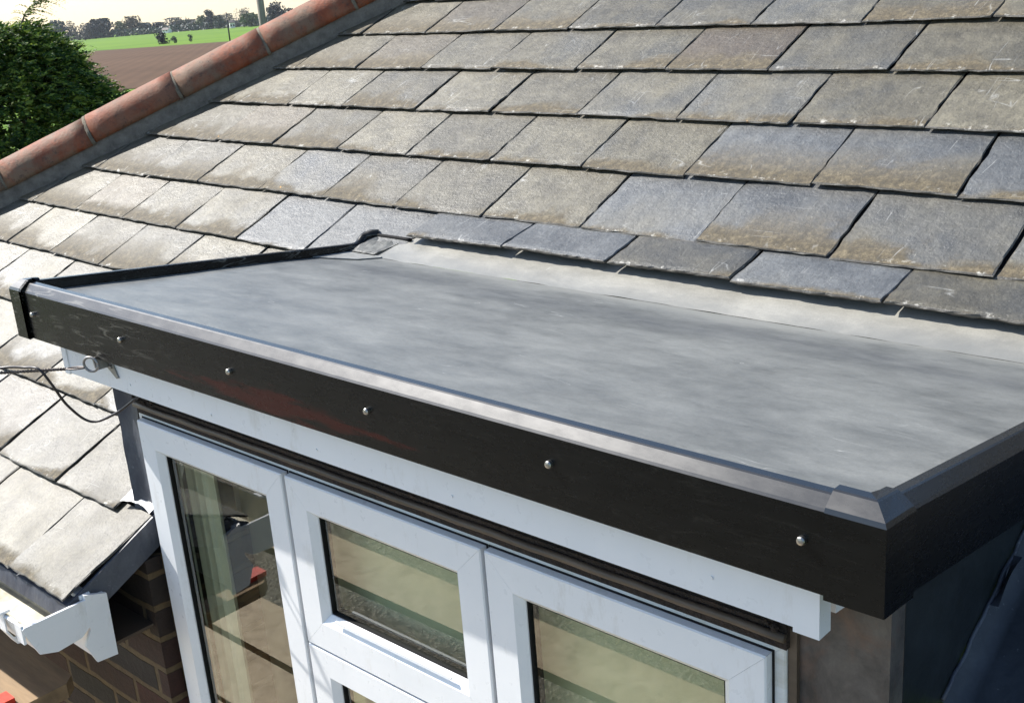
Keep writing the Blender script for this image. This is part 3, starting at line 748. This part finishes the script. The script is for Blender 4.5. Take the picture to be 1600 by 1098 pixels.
bm = bmesh.new(); box(bm, .792, 1.075, .0655, .070, -.5275, -.5235); wp(from_bm('vent_bead', bm, WHITE, None, False, .0008))
bm = bmesh.new(); box(bm, .19, 1.67, .02, .12, -1.40, -1.361); wp(from_bm('window_sill', bm, WHITE, None, False, .003))
# ---------------- dormer front walls and cheeks
bm = bmesh.new(); box(bm, 1.6525, 1.664, .0885, .11, -1.36, -.178); part(from_bm('brown_edge_strip', bm, BROWN))
bm = bmesh.new(); box(bm, 1.6642, 1.776, .095, .13, -1.36, -.165); part(tag(from_bm('dormer_front_panel', bm, PANEL, None, False, .004, 3), 'mottled grey lead panel right of the window'))
bm = bmesh.new()
yb0, yb1 = .1302, .83
slab(bm, [(1.7765, yb0, -.1), (1.7765, yb1, -.17), (1.7765, yb1, -.30), (1.7765, .30, -.62), (1.7765, yb0, -1.4)], (-.02, 0, 0))
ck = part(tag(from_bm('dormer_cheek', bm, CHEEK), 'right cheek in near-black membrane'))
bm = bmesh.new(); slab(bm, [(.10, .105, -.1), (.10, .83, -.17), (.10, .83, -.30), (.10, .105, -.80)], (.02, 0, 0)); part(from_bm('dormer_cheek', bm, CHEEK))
bm = bmesh.new()                                   # lead-clad left post: gently dished
def flead(u, v):
    x = .125 + .082 * u; z = -.165 - .36 * v
    return Vector((x, .082 + .010 * math.sin(u * math.pi) + .003 * noise.noise(Vector((u * 2, v * 6, 1))), z))
bm = grid(flead, 14, 40); part(tag(from_bm('lead_corner', bm, LEADN, None, True), 'dull navy lead facing left of the window'))
bm = bmesh.new()
def fap(u, v):
    x = .088 + .112 * u; s = -1.105 + .13 * v + .012 * (1 - v) * math.sin(u * 3)
    return RP(x, s, .004 + .006 * noise.noise(Vector((u * 6, v * 5, 5))) + (.03 * max(0, v - .75) / .25))
part(tag(from_bm('lead_apron', grid(fap, 20, 20), LEADL, None, True), 'bright crumpled lead apron at the foot of the corner'))
# deck underside closes the dormer
bm = bmesh.new(); slab(bm, [DK(.004, .004, -.045), DK(W - .004, .004, -.045), DK(W - .004, YF + .05, -.045), DK(.004, YF + .05, -.045)], -ND * .03)
part(from_bm('roof_deck', bm, UNDER))
# lead flashing between cheek and slates on the right
def ffl(u, v):
    s = -.90 + .80 * v; x = 1.777 + .26 * u
    h = .008 + .0035 * noise.noise(Vector((u * 5, v * 14, 0))) + (.022 * max(0, 1 - u / .08))
    return RP(x, s, h)
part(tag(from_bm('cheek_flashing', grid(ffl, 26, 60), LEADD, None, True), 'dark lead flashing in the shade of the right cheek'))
bm = bmesh.new()
for i in range(24):
    s = -.9 + .7 * i / 23
    pass
tube(bm, [RP(1.7795 + .0008 * math.sin(i * 2.1), -.9 + .74 * i / 40, .034 + .0015 * math.sin(i * 1.3)) for i in range(41)], .0028, 6)
part(from_bm('flashing_edge', bm, LEADN, None, True))
def flug(u, v): s = -.75 + .085 * v; wdt = .014 * math.sin(math.pi * min(1, max(0.02, v))); return RP(1.781 + .012 * u, s, .036 + wdt * (u - .5) * 1.6)
part(from_bm('flashing_clip', grid(flug, 6, 12), LEADN, None, True))
verts, faces, uvs, tones = [], [], [], []; tone = [.5, .5]
for k in range(5, 8):
    js = [2.0 + i * P + (0 if k % 2 else .15) for i in range(0, 9)]
    for a, b in zip(js, js[1:]):
        seed += 1; add_slate(a, b, lambda x, k=k: s_row(k, x), s_row(k, 2) + G * 1.12, seed, nx=5, ny=4, clip=False)
me2 = bpy.data.meshes.new('lower_slates'); me2.from_pydata([tuple(v) for v in verts], [], faces); ul = me2.uv_layers.new(name='UVMap')
for lp in me2.loops: ul.data[lp.index].uv = uvs[lp.vertex_index]
tl = me2.uv_layers.new(name='tone')
for lp in me2.loops: tl.data[lp.index].uv = tones[lp.vertex_index]
part(link('lower_slates', me2, SLATE))
bm = bmesh.new(); rslab(1.80, 5.9, -.95, -.1905); part(from_bm('roof_boarding', bm, UNDER))

# ---------------- verge, eaves, gutter, brickwork at the left
bm = bmesh.new()
def vv_(s, h): return RP(.186, s, h)
slab(bm, [vv_(-1.335, -.014), vv_(-1.085, -.014), vv_(-1.085, -.075), vv_(-1.30, -.075)], (.006, 0, 0))
part(tag(from_bm('verge_lead', bm, LEADN, None, False, .001), 'navy lead wrapped down the cut end of the slates'))
bm = bmesh.new(); slab(bm, [RP(-6, -1.335, -.02), RP(.19, -1.335, -.02), RP(.19, -1.30, -.028), RP(-6, -1.30, -.028)], (0, -.01, -.03)); part(from_bm('eaves_lead', bm, LEADN))
gut = part(empty('gutter', (-1.4, -.15, -.62))); GI = Matrix.Translation((1.4, .15, .62))
def gp_(o): o.parent = gut; o.matrix_parent_inverse = GI; return o
gprof = [(-.100, -.603), (-.100, -.655), (-.118, -.672), (-.165, -.677), (-.200, -.665), (-.214, -.635), (-.222, -.606), (-.218, -.603)]
def outw(pts, d): return [(y - d * (1 if y < -.16 else -1 if y > -.11 else 0), z - d * (1 if z < -.65 else 0)) for y, z in pts]
bm = bmesh.new(); xs = (-3.2, .197)
inner = gprof; outer = outw(gprof, .003)
for prof2, flip in ((inner, 0), (outer, 1)):
    r = [[bm.verts.new((x, y, z)) for y, z in prof2] for x in xs]
    for i in range(len(prof2) - 1):
        f = bm.faces.new((r[0][i], r[0][i + 1], r[1][i + 1], r[1][i])); f.material_index = flip
me = bpy.data.meshes.new('channel'); bm.to_mesh(me); bm.free(); gp_(link('channel', me, [GUTTERIN, WHITE], None, False))
bm = bmesh.new(); slab(bm, [(.1975, y, z) for y, z in outw(gprof, .005)], (.006, 0, 0))
box(bm, .170, .1975, -.2275, -.2225, -.640, -.600)
gp_(from_bm('end_cap', bm, WHITE, None, False, .001))
bm = bmesh.new()
bp = [(-.2275, -.598), (-.2275, -.64), (-.212, -.672), (-.165, -.683), (-.116, -.679), (-.096, -.66), (-.096, -.598)]
slab(bm, [(.095, y, z) for y, z in bp] + [(.095, y * 1 + (.003 if y < -.16 else -.003), z + .003) for y, z in bp[::-1]], (.028, 0, 0))
box(bm, .095, .123, -.232, -.212, -.600, -.594)
box(bm, .150, .196, -.104, -.082, -.603, -.594)
gp_(from_bm('gutter_bracket', bm, WHITE))
bm = bmesh.new(); slab(bm, [(-3.2, y, z) for y, z in ((-.094, -.602), (-.056, -.606), (-.056, -.742), (-.094, -.742))], (3.396, 0, 0))
slab(bm, [(.1962, y, z) for y, z in ((-.098, -.592), (-.052, -.608), (-.054, -.748), (-.098, -.744), (-.115, -.70), (-.099, -.67))], (.008, 0, 0))
part(tag(from_bm('eaves_fascia', bm, WHITE, None, False, .001), 'white eaves board behind the gutter'))
bm = bmesh.new(); box(bm, -3.2, .18, -.056, .05, -.742, -.735); part(from_bm('eaves_soffit', bm, m_simple('brown_soffit', (.06, .04, .025), .8)))
bm = bmesh.new(); box(bm, -3.2, .195, .045, .30, -5.0, -.585); box(bm, .1952, 1.78, .125, .30, -5.0, -1.4005); box(bm, 1.7802, 6, .125, .30, -5.0, -.8)
bw = part(from_bm('brick_wall', bm, BRICK))
# interior seen through the panes
bm = bmesh.new()
slab(bm, [(.16, 1.6, -1.9), (1.74, 1.6, -1.9), (1.74, 1.6, -.2), (.16, 1.6, -.2)], (0, .02, 0))
slab(bm, [(.16, .31, -1.9), (.16, 1.6, -1.9), (.16, 1.6, -.3), (.16, .31, -.3)], (-.02, 0, 0))
slab(bm, [(1.74, .31, -1.9), (1.74, 1.6, -1.9), (1.74, 1.6, -.3), (1.74, .31, -.3)], (.02, 0, 0))
part(from_bm('room_wall', bm, PLASTER))
bm = bmesh.new(); box(bm, .165, 1.735, .301, 1.6, -1.92, -1.905); part(from_bm('room_floor', bm, m_simple('carpet', (.10, .09, .07), .95)))
bm = bmesh.new(); box(bm, .21, 1.65, .135, .33, -1.36, -1.33); part(from_bm('inner_sill', bm, WHITE))
def curtain(x0, x1, y, z0, z1):
    bm = bmesh.new(); n = 60; pr2 = []
    for i in range(n + 1):
        t = i / n; x = x0 + (x1 - x0) * t; pr2.append((x, y + .010 * math.sin(t * 22) + .004 * math.sin(t * 57)))
    a = [bm.verts.new((x, y_, z0)) for x, y_ in pr2]; b = [bm.verts.new((x, y_, z1)) for x, y_ in pr2]
    for i in range(n): bm.faces.new((a[i], a[i + 1], b[i + 1], b[i]))
    return part(from_bm('curtain', bm, CURT, None, True))
curtain(.225, .325, .155, -1.32, -.24)

def brightening_blind(x0, x1, z0, z1):  # cream sheet added behind two of the lights to brighten the glass
    bm = bmesh.new(); n = 24; g = [[bm.verts.new((x0 + (x1 - x0) * i / 6, .150 + .003 * math.sin(j * .9 + i * .4), z0 + (z1 - z0) * j / n)) for i in range(7)] for j in range(n + 1)]
    for j in range(n):
        for i in range(6): bm.faces.new((g[j][i], g[j][i + 1], g[j + 1][i + 1], g[j + 1][i]))
    part(from_bm('added_blind', bm, ADDED_BLIND, None, True))
brightening_blind(.705, 1.155, -1.32, -.24); brightening_blind(1.18, 1.63, -1.32, -.24)

# ---------------- eye bracket screwed to the fascia board
br = part(empty('eye_bracket', (.28, .01, -.125))); BI = Matrix.Translation((-.28, -.01, .125))
def bp_(o): o.parent = br; o.matrix_parent_inverse = BI; return o
bm = bmesh.new(); slab(bm, [(.262, .0095, -.100), (.284, .0095, -.106), (.306, .0095, -.1505), (.299, .0095, -.153), (.270, .0095, -.134)], (0, -.003, 0))
slab(bm, [(.271, .0064, -.108), (.275, .0064, -.108), (.280, .0064, -.132), (.276, .0064, -.132)], (0, -.026, 0)); bp_(from_bm('plate', bm, GALV, None, False, .0006))
bm = bmesh.new(); rc = Vector((.272, -.024, -.1195)); e1 = Vector((.90, .42, 0)).normalized(); e2 = Vector((0, 0, 1))
tube(bm, [rc + .0145 * (1.05 * math.cos(t) * e1 + .95 * math.sin(t) * e2) for t in [2 * math.pi * k / 28 for k in range(29)]], .0026, 8)
bp_(from_bm('ring', bm, GALV, None, True))
for x, z in ((.288, -.131), (.268, -.113)):
    bm = bmesh.new(); tube(bm, [(x, .0066, z), (x, .0030, z)], .0035, 10); bp_(from_bm('screw', bm, STEEL))

# ------------------------------------------------------------------ cables (things of their own)
w0 = Vector((.259, -.030, -.1265)); w1 = Vector((.102, -.118, -.1315)); dw = (w1 - w0)
bm = bmesh.new()
for ph in (0, math.pi):
    pts = []
    for i in range(900):
        t = i / 899 * 9.0; c = w0 + dw * t + Vector((0, 0, -.006 * t))
        c.z += .0 ; amp = .0021 if t > .22 else (.0021 + .0042 * math.sin(max(0, (.22 - t) / .22) * math.pi))
        a = ph + t * 2 * math.pi * 12.5 * (1 if t > .22 else 1) if t > .22 else ph + .22 * 2 * math.pi * 12.5
        n1 = dw.cross(Vector((0, 0, 1))).normalized()
        pts.append(c + amp * (math.cos(a) * Vector((0, 0, 1)) + math.sin(a) * n1))
    tube(bm, pts, .0016, 6)
tw = tag(from_bm('twisted_wire', bm, m_simple('dull_wire', (.09, .075, .07), .4, 60, .3, .1, metal=.5), None, True),
         'twisted overhead wire running left from the eye bracket below the black kerb', 'wire')
cp = [(.02, -.162, -.139), (.07, -.136, -.134), (.110, -.112, -.1275), (.145, -.092, -.1275), (.183, -.083, -.127), (.194, -.07, -.158), (.200, -.05, -.208), (.218, -.02, -.2465), (.262, .01, -.231), (.312, .035, -.196), (.345, .06, -.176)]
bm = bmesh.new(); tube(bm, catmull(cp, 10), .0026, 8)
tag(from_bm('black_cable', bm, RUBBER, None, True), 'loose black cable drooping in a loop from the wire to the window head', 'cable')

# ------------------------------------------------------------------ scaffold boards in front of and below the window
def board(x0, x1, y0, y1, z, label, rot=0.0, wood=None, group='scaffold boards below the window'):
    wood = wood or WOOD
    t = empty('scaffold_board', ((x0 + x1) / 2, (y0 + y1) / 2, z)); t.rotation_euler = (0, 0, rot)
    lx, ly = (x1 - x0) / 2, (y1 - y0) / 2
    bm = bmesh.new(); c = .025
    slab(bm, [(-lx, -ly, 0), (lx - c, -ly, 0), (lx, -ly + c, 0), (lx, ly - c, 0), (lx - c, ly, 0), (-lx, ly, 0)], (0, 0, .035))
    from_bm('plank', bm, wood, t, False, .002)
    tag(t, label, 'scaffold board', group); return t
b1 = board(-2.2, .004, -.285, -.065, -.915, 'sunlit timber board under the white gutter, near the brick wall', wood=m_simple('aged_timber', (.24, .16, .085), .75, 14, .4, .3, .004, stretch=(.3, 2, 2)))
bm = bmesh.new(); slab(bm, [(-.0, -.16, 0), (.10, -.16, 0), (.10, .16, 0), (-.0, .16, 0)], (0, 0, .012))
cl = from_bm('red_cover', bm, RED, None, False, .004); cl.location = (-.06, -.24, -.879); cl.scale = (.4, .3, 1)
tag(cl, 'small red wrap lying on the timber board at the bottom left corner', 'cover')
lab = ['scaffold board reflected in the window glass, closest to the wall', 'scaffold board reflected in the window glass, second out from the wall',
       'scaffold board reflected in the window glass, third out from the wall', 'scaffold board reflected in the window glass, outermost']
for i in range(4):
    y = (-.30, -.55, -.80, -1.30)[i]; board(-2.6, 2.2, y - .225, y, -1.75 - .0 * i, lab[i], R_(rnd.uniform(-1, 1)))
# ------------------------------------------------------------------ bottle on the inner sill
def bottle(x, y, z, h, r, label, band):
    t = empty('bottle', (x, y, z)); bm = bmesh.new()
    prof = [(r, 0), (r, h * .62), (r * .85, h * .72), (r * .4, h * .82), (r * .4, h * .92)]
    rs = [[bm.verts.new((q * math.cos(a), q * math.sin(a), zz)) for a in [2 * math.pi * k / 20 for k in range(20)]] for q, zz in prof]
    for a, b in zip(rs, rs[1:]):
        for k in range(20): bm.faces.new((a[k], a[(k + 1) % 20], b[(k + 1) % 20], b[k]))
    bm.faces.new(rs[0][::-1]); bm.faces.new(rs[-1]); from_bm('body', bm, BOTTLE, t, True)
    bm = bmesh.new(); tube(bm, [(0, 0, h * .92), (0, 0, h)], r * .5, 14); from_bm('cap', bm, GASKET, t)
    bm = bmesh.new(); tube(bm, [(0, 0, h * .18), (0, 0, h * .42)], r * 1.02, 20); from_bm('sticker', bm, band, t)
    return tag(t, label, 'bottle')
# ------------------------------------------------------------------ conifer beyond the hip
def spray(V, Fc, base, d, ln, r, droop=.25, nl=26, wl=.16):
    """feathery frond: many small leaf blades along a drooping stem"""
    d = d.normalized(); side = d.cross(Vector((0, 0, 1)))
    side = side.normalized() if side.length > .05 else Vector((1, 0, 0))
    upv = side.cross(d)
    for i in range(nl):
        t = (i + r.random()) / nl; c = base + d * ln * t + Vector((0, 0, -droop * ln * t * t))
        sgn = -1 if i % 2 else 1; l = wl * ln * (1.15 - t) * r.uniform(.7, 1.4) + .006
        dirn = (d * .8 + side * sgn * .75 + upv * r.uniform(-.45, .45) + Vector((0, 0, -.25))).normalized()
        wv = dirn.cross(Vector((r.uniform(-1, 1), r.uniform(-1, 1), r.uniform(-1, 1)))).normalized() * l * .19
        b = len(V); V.extend([c - wv * .6, c + dirn * l * .55 - wv, c + dirn * l, c + dirn * l * .5 + wv]); Fc.append((b, b + 1, b + 2, b + 3))
def conifer():
    r = random.Random(3); base = Vector((-6.98, 3.25, 0)); base.z = gz(base.x, base.y)
    t = empty('conifer', base); V, Fc = [], []; top = .27
    def rad(z): f = max(0, (top - z)); return min(1.9, .10 + .98 * f ** .5)
    for i in range(8200):
        z = top - (5.2 * r.random() ** 2.2); a = r.uniform(0, 2 * math.pi); R0 = rad(z) * (.96 + .26 * noise.noise(Vector((math.cos(a) * 1.6, math.sin(a) * 1.6, z * 2.4)))) 
        q = R0 * (1 - .6 * r.random() ** 1.6)
        p = Vector((math.cos(a) * q * .82, math.sin(a) * q * .82, z - base.z))
        d = Vector((math.cos(a + r.uniform(-.5, .5)), math.sin(a + r.uniform(-.5, .5)), r.uniform(-.1, .75)))
        ln = r.uniform(.14, .30) * (1.0 if z > -1.6 else 1.6)
        spray(V, Fc, p, d, ln, r, r.uniform(.1, .5), 22 if z > -1.6 else 12, .26)
    # long arching shoots that break the outline
    toward = Vector((.50, .86, 0))
    for zz, s, ln in ((-.22, 1, .42), (-.33, 1, .46), (-.42, 1, .36), (.02, 1, .30), (.10, 1, .34), (.14, -.2, .2), (-.02, .8, .3), (-.5, 1, .5), (.2, .5, .2), (-.28, .7, .4), (-.38, .9, .45)):
        for q in range(3):
            a0 = toward.lerp(Vector((r.uniform(-1, 1), r.uniform(-1, 1), 0)), .25)
            p = Vector((0, 0, zz - base.z)) + a0 * rad(zz) * .72
            spray(V, Fc, p, a0 * s + Vector((0, 0, r.uniform(.1, .35))), ln * r.uniform(.8, 1.15), r, .5, 46, .20)
    me = bpy.data.meshes.new('crown'); me.from_pydata([tuple(v) for v in V], [], Fc); link('crown', me, CONIF, t)
    # thin nodding leader
    V, Fc = [], []; L0 = Vector((.12, .08, top - base.z - .10))
    lead = catmull([L0, L0 + Vector((.01, .05, .14)), L0 + Vector((.03, .11, .26)), L0 + Vector((.06, .20, .335))], 8)
    for i, p in enumerate(lead[3:]):
        for q in range(2):
            f = i / len(lead); ln = (.24 if i > 4 else .17) * r.uniform(.6, 1.1)
            d = toward * r.uniform(.5, 1) + Vector((r.uniform(-.35, .25), r.uniform(-.3, .3), .30))
            if q and r.random() < .45: d = -toward * .5 + Vector((0, 0, .5)); ln *= .6
            spray(V, Fc, p, d, ln, r, .55, 20, .13)
    me = bpy.data.meshes.new('leader'); me.from_pydata([tuple(v) for v in V], [], Fc); link('leader', me, CONIF, t)
    bm = bmesh.new(); tube(bm, [(0, 0, 0), (0, 0, 2.5), (.05, .03, 4.2)] + [tuple(p) for p in lead[::8]], lambda f: max(.004, .13 * (1 - f) ** 2.2), 8)
    from_bm('trunk', bm, BARK, t, True)
    tag(t, 'dark green feathery conifer with nodding tip beyond the terracotta hip', 'tree')
conifer()
# ------------------------------------------------------------------ far trees along the edge of the fields
def far_tree(x, y, h, wd, mat, label, dens=520, seed=0, bare=False, name='tree'):
    r = random.Random(seed); t = empty(name, (x, y, gz(x, y))); V, Fc = [], []
    lobes = [(Vector((r.uniform(-.3, .3) * wd, r.uniform(-.3, .3) * wd, h * r.uniform(.32, .82))), wd * r.uniform(.22, .36)) for _ in range(9)]
    lobes += [(Vector((r.uniform(-.25, .25) * wd, r.uniform(-.25, .25) * wd, h * .2)), wd * .3) for _ in range(3)] if name == 'bush' else []
    lobes.append((Vector((0, 0, h * .8)), wd * .24)); lobes.append((Vector((0, 0, h * .35)), wd * .42))
    for i in range(dens):
        c, rr = r.choice(lobes); v = Vector((r.gauss(0, 1), r.gauss(0, 1), r.gauss(0, 1))).normalized() * rr * r.uniform(.55, 1.1)
        p = c + v; p.z = min(max(p.z, .1), h * 1.02); s = wd * (.035 if bare else .055) * r.uniform(.6, 1.5)
        a = Vector((r.uniform(-1, 1), r.uniform(-1, 1), r.uniform(-1, 1))).normalized(); b_ = a.cross(Vector((r.uniform(-1, 1), r.uniform(-1, 1), r.uniform(-1, 1)))).normalized()
        b = len(V); V.extend([p - a * s, p + b_ * s * .8, p + a * s, p - b_ * s * .8]); Fc.append((b, b + 1, b + 2, b + 3))
    me = bpy.data.meshes.new('crown'); me.from_pydata([tuple(v) for v in V], [], Fc); link('crown', me, mat, t)
    bm = bmesh.new(); tube(bm, [(0, 0, 0), (0, 0, h * .5), (.02 * h, 0, h * .85)], lambda f: h * (.03 - .024 * f), 6)
    for k in range(5):
        a = r.uniform(0, 6.28); z0 = h * r.uniform(.3, .55); tube(bm, [(0, 0, z0), (math.cos(a) * wd * .28, math.sin(a) * wd * .28, z0 + h * .25)], h * .008, 5)
    from_bm('trunk', bm, BARK, t)
    tag(t, label, 'tree', 'trees along the far edge of the fields')
FT = [(-800, 408, 14.1, 16.5, 0, 'broad blue-green tree behind the conifer tip, farthest left of the tree line'),
      (-795, 417, 13.2, 12, 4, 'grey leafless tree just right of the conifer tip'),
      (-790, 425, 10.7, 13, 4, 'low grey-brown tree left of the big dark hummock of trees'),
      (-785, 435, 12.4, 18, 3, 'large dark rounded tree at the left end of the green field'),
      (-779, 445, 10.1, 10, 2, 'pale green tree between the dark rounded tree and the russet tree'),
      (-775, 452, 12.6, 11, 1, 'russet brown domed tree standing forward of the tree line'),
      (-771, 460, 7.5, 12, 0, 'low bluish tree right of the russet dome'),
      (-766, 469, 7.0, 11, 3, 'small dark low tree beside the left far cottage'),
      (-760, 477, 9.2, 16, 4, 'tall thin grey bare tree above the middle of the field'),
      (-757, 482, 7.0, 12, 2, 'yellow-green willow-like bush tree at mid field edge'),
      (-753, 487, 7.2, 11, 4, 'grey bare tree left of the dark pointed tree'),
      (-722, 476, 9.0, 11, 2, 'bright green low tree at the foot of the dark pointed tree'),
      (-702, 469, 12.8, 9.5, 3, 'dark pointed evergreen left of the thin pole'),
      (-679, 461, 8.2, 10, 0, 'blue-grey low tree behind the thin pole'),
      (-654, 452, 8.6, 9, 4, 'hazy grey tree beside the white gabled cottage'),
      (-626, 442, 11.2, 8, 4, 'feathery pale bare tree left of the thick pole'),
      (-613, 438, 7.6, 12, 2, 'green rounded tree at the foot of the pale feathery tree'),
      (-562, 420, 13.6, 11.5, 3, 'big dark blue-green round tree right of the thick pole'),
      (-539, 412, 8.2, 8, 3, 'small dark tree just above the terracotta hip')]
for i, (x, y, h, wd, mi, lb) in enumerate(FT): far_tree(x, y, h, wd, TREES[mi], lb, 900, 100 + i, mi == 4)
V, Fc = [], []; r = random.Random(77)
for i in range(9000):                               # the hedge and scrub that runs under the tree line
    t = r.random() * 1.5 - .25; x = -850 + 330 * t + r.uniform(-6, 6); y = 395 + 22 * t + 75 * math.sin(max(0, min(1, t)) * 3.14) * .9 + r.uniform(-8, 8)
    hh = 4.5 + 2.5 * noise.noise(Vector((x * .03, 0, 0))); z = gz(x, y) + hh * r.random() ** .8; s = r.uniform(.5, 1.1); p = Vector((x, y, z))
    a = Vector((r.uniform(-1, 1), r.uniform(-1, 1), r.uniform(-1, 1))).normalized(); b_ = a.orthogonal().normalized()
    b = len(V); V.extend([p - a * s, p + b_ * s, p + a * s, p - b_ * s]); Fc.append((b, b + 1, b + 2, b + 3))
me = bpy.data.meshes.new('hedge'); me.from_pydata([tuple(v) for v in V], [], Fc)
tag(link('hedge', me, TREES[0]), kind='stuff')
V, Fc = [], []
def far_bush(x, y, h, wd, label, seed):
    far_tree(x, y, h, wd, TREES[3], label, 900, seed, name='bush'); o = [q for q in COL.objects if q.get('label') == label][0]
    o['category'] = 'bush'; o['group'] = 'dark bushes at the edge of the ploughed field'
far_bush(-318, 195, 3.4, 3.6, 'largest dark round bush where the green field meets the ploughed soil', 1)
far_bush(-314, 196.5, 2.1, 1.6, 'middle small dark bush beside the largest one', 2)
far_bush(-309, 199, 2.3, 1.3, 'right-hand thin dark bush of the three in the field', 3)
# far cottages
def cottage(x, y, w_, d_, h_, label, rot):
    t = empty('cottage', (x, y, gz(x, y))); t.rotation_euler = (0, 0, rot)
    bm = bmesh.new(); box(bm, -w_ / 2, w_ / 2, -d_ / 2, d_ / 2, 0, h_)
    slab(bm, [(-w_ / 2, -d_ / 2, h_), (-w_ / 2, d_ / 2, h_), (-w_ / 2, 0, h_ + d_ * .42)], (w_, 0, 0)); from_bm('wall', bm, m_simple('render_paint', (.75, .74, .70), .8), t)
    bm = bmesh.new()
    for s in (-1, 1): slab(bm, [(-w_ / 2 - .3, 0, h_ + d_ * .45), (w_ / 2 + .3, 0, h_ + d_ * .45), (w_ / 2 + .3, s * (d_ / 2 + .4), h_ - .1), (-w_ / 2 - .3, s * (d_ / 2 + .4), h_ - .1)], (0, 0, .15))
    from_bm('roof', bm, TILEF, t)
    bm = bmesh.new(); box(bm, w_ * .25, w_ * .25 + .8, -.4, .4, h_ + d_ * .3, h_ + d_ * .62); from_bm('chimney', bm, TILEF, t)
    for q in (-.25, .25):
        bm = bmesh.new(); box(bm, w_ * q - .5, w_ * q + .5, -d_ / 2 - .03, -d_ / 2 - .001, 1, 2.2); from_bm('window', bm, DARKP, t)
    tag(t, label, 'cottage', 'cottages among the far trees')
cottage(-640, 443, 3.2, 3, 3.2, 'tiny white gabled cottage among the trees right of the thin pole', R_(60))
cottage(-722, 447, 6, 3, 2.0, 'tiny low white cottage among the trees in the middle of the tree line', R_(10))
# poles
def pole(x, y, h, r0, mat, label, arms):
    t = empty('utility_pole', (x, y, gz(x, y))); bm = bmesh.new()
    tube(bm, [(0, 0, 0), (0, 0, h * .5), (0, 0, h)], lambda f: r0 * (1 - .25 * f), 12); from_bm('pole', bm, mat, t, True)
    if arms:
        bm = bmesh.new(); box(bm, -.7, .7, -.05, .05, h - .5, h - .4); from_bm('cross_arm', bm, mat, t)
        for q in (-.6, 0, .6):
            bm = bmesh.new(); tube(bm, [(q, 0, h - .4), (q, 0, h - .25)], .035, 8); from_bm('insulator', bm, GALV, t)
    tag(t, label, 'pole')
pole(-21.98, 16.66, 8.6, .105, POLEM, 'thick weathered timber pole rising behind the terracotta hip', True)
pole(-265.7, 182.9, 7.2, .20, DARKP, 'thin dark pole at the edge of the ploughed field', False)
haze()
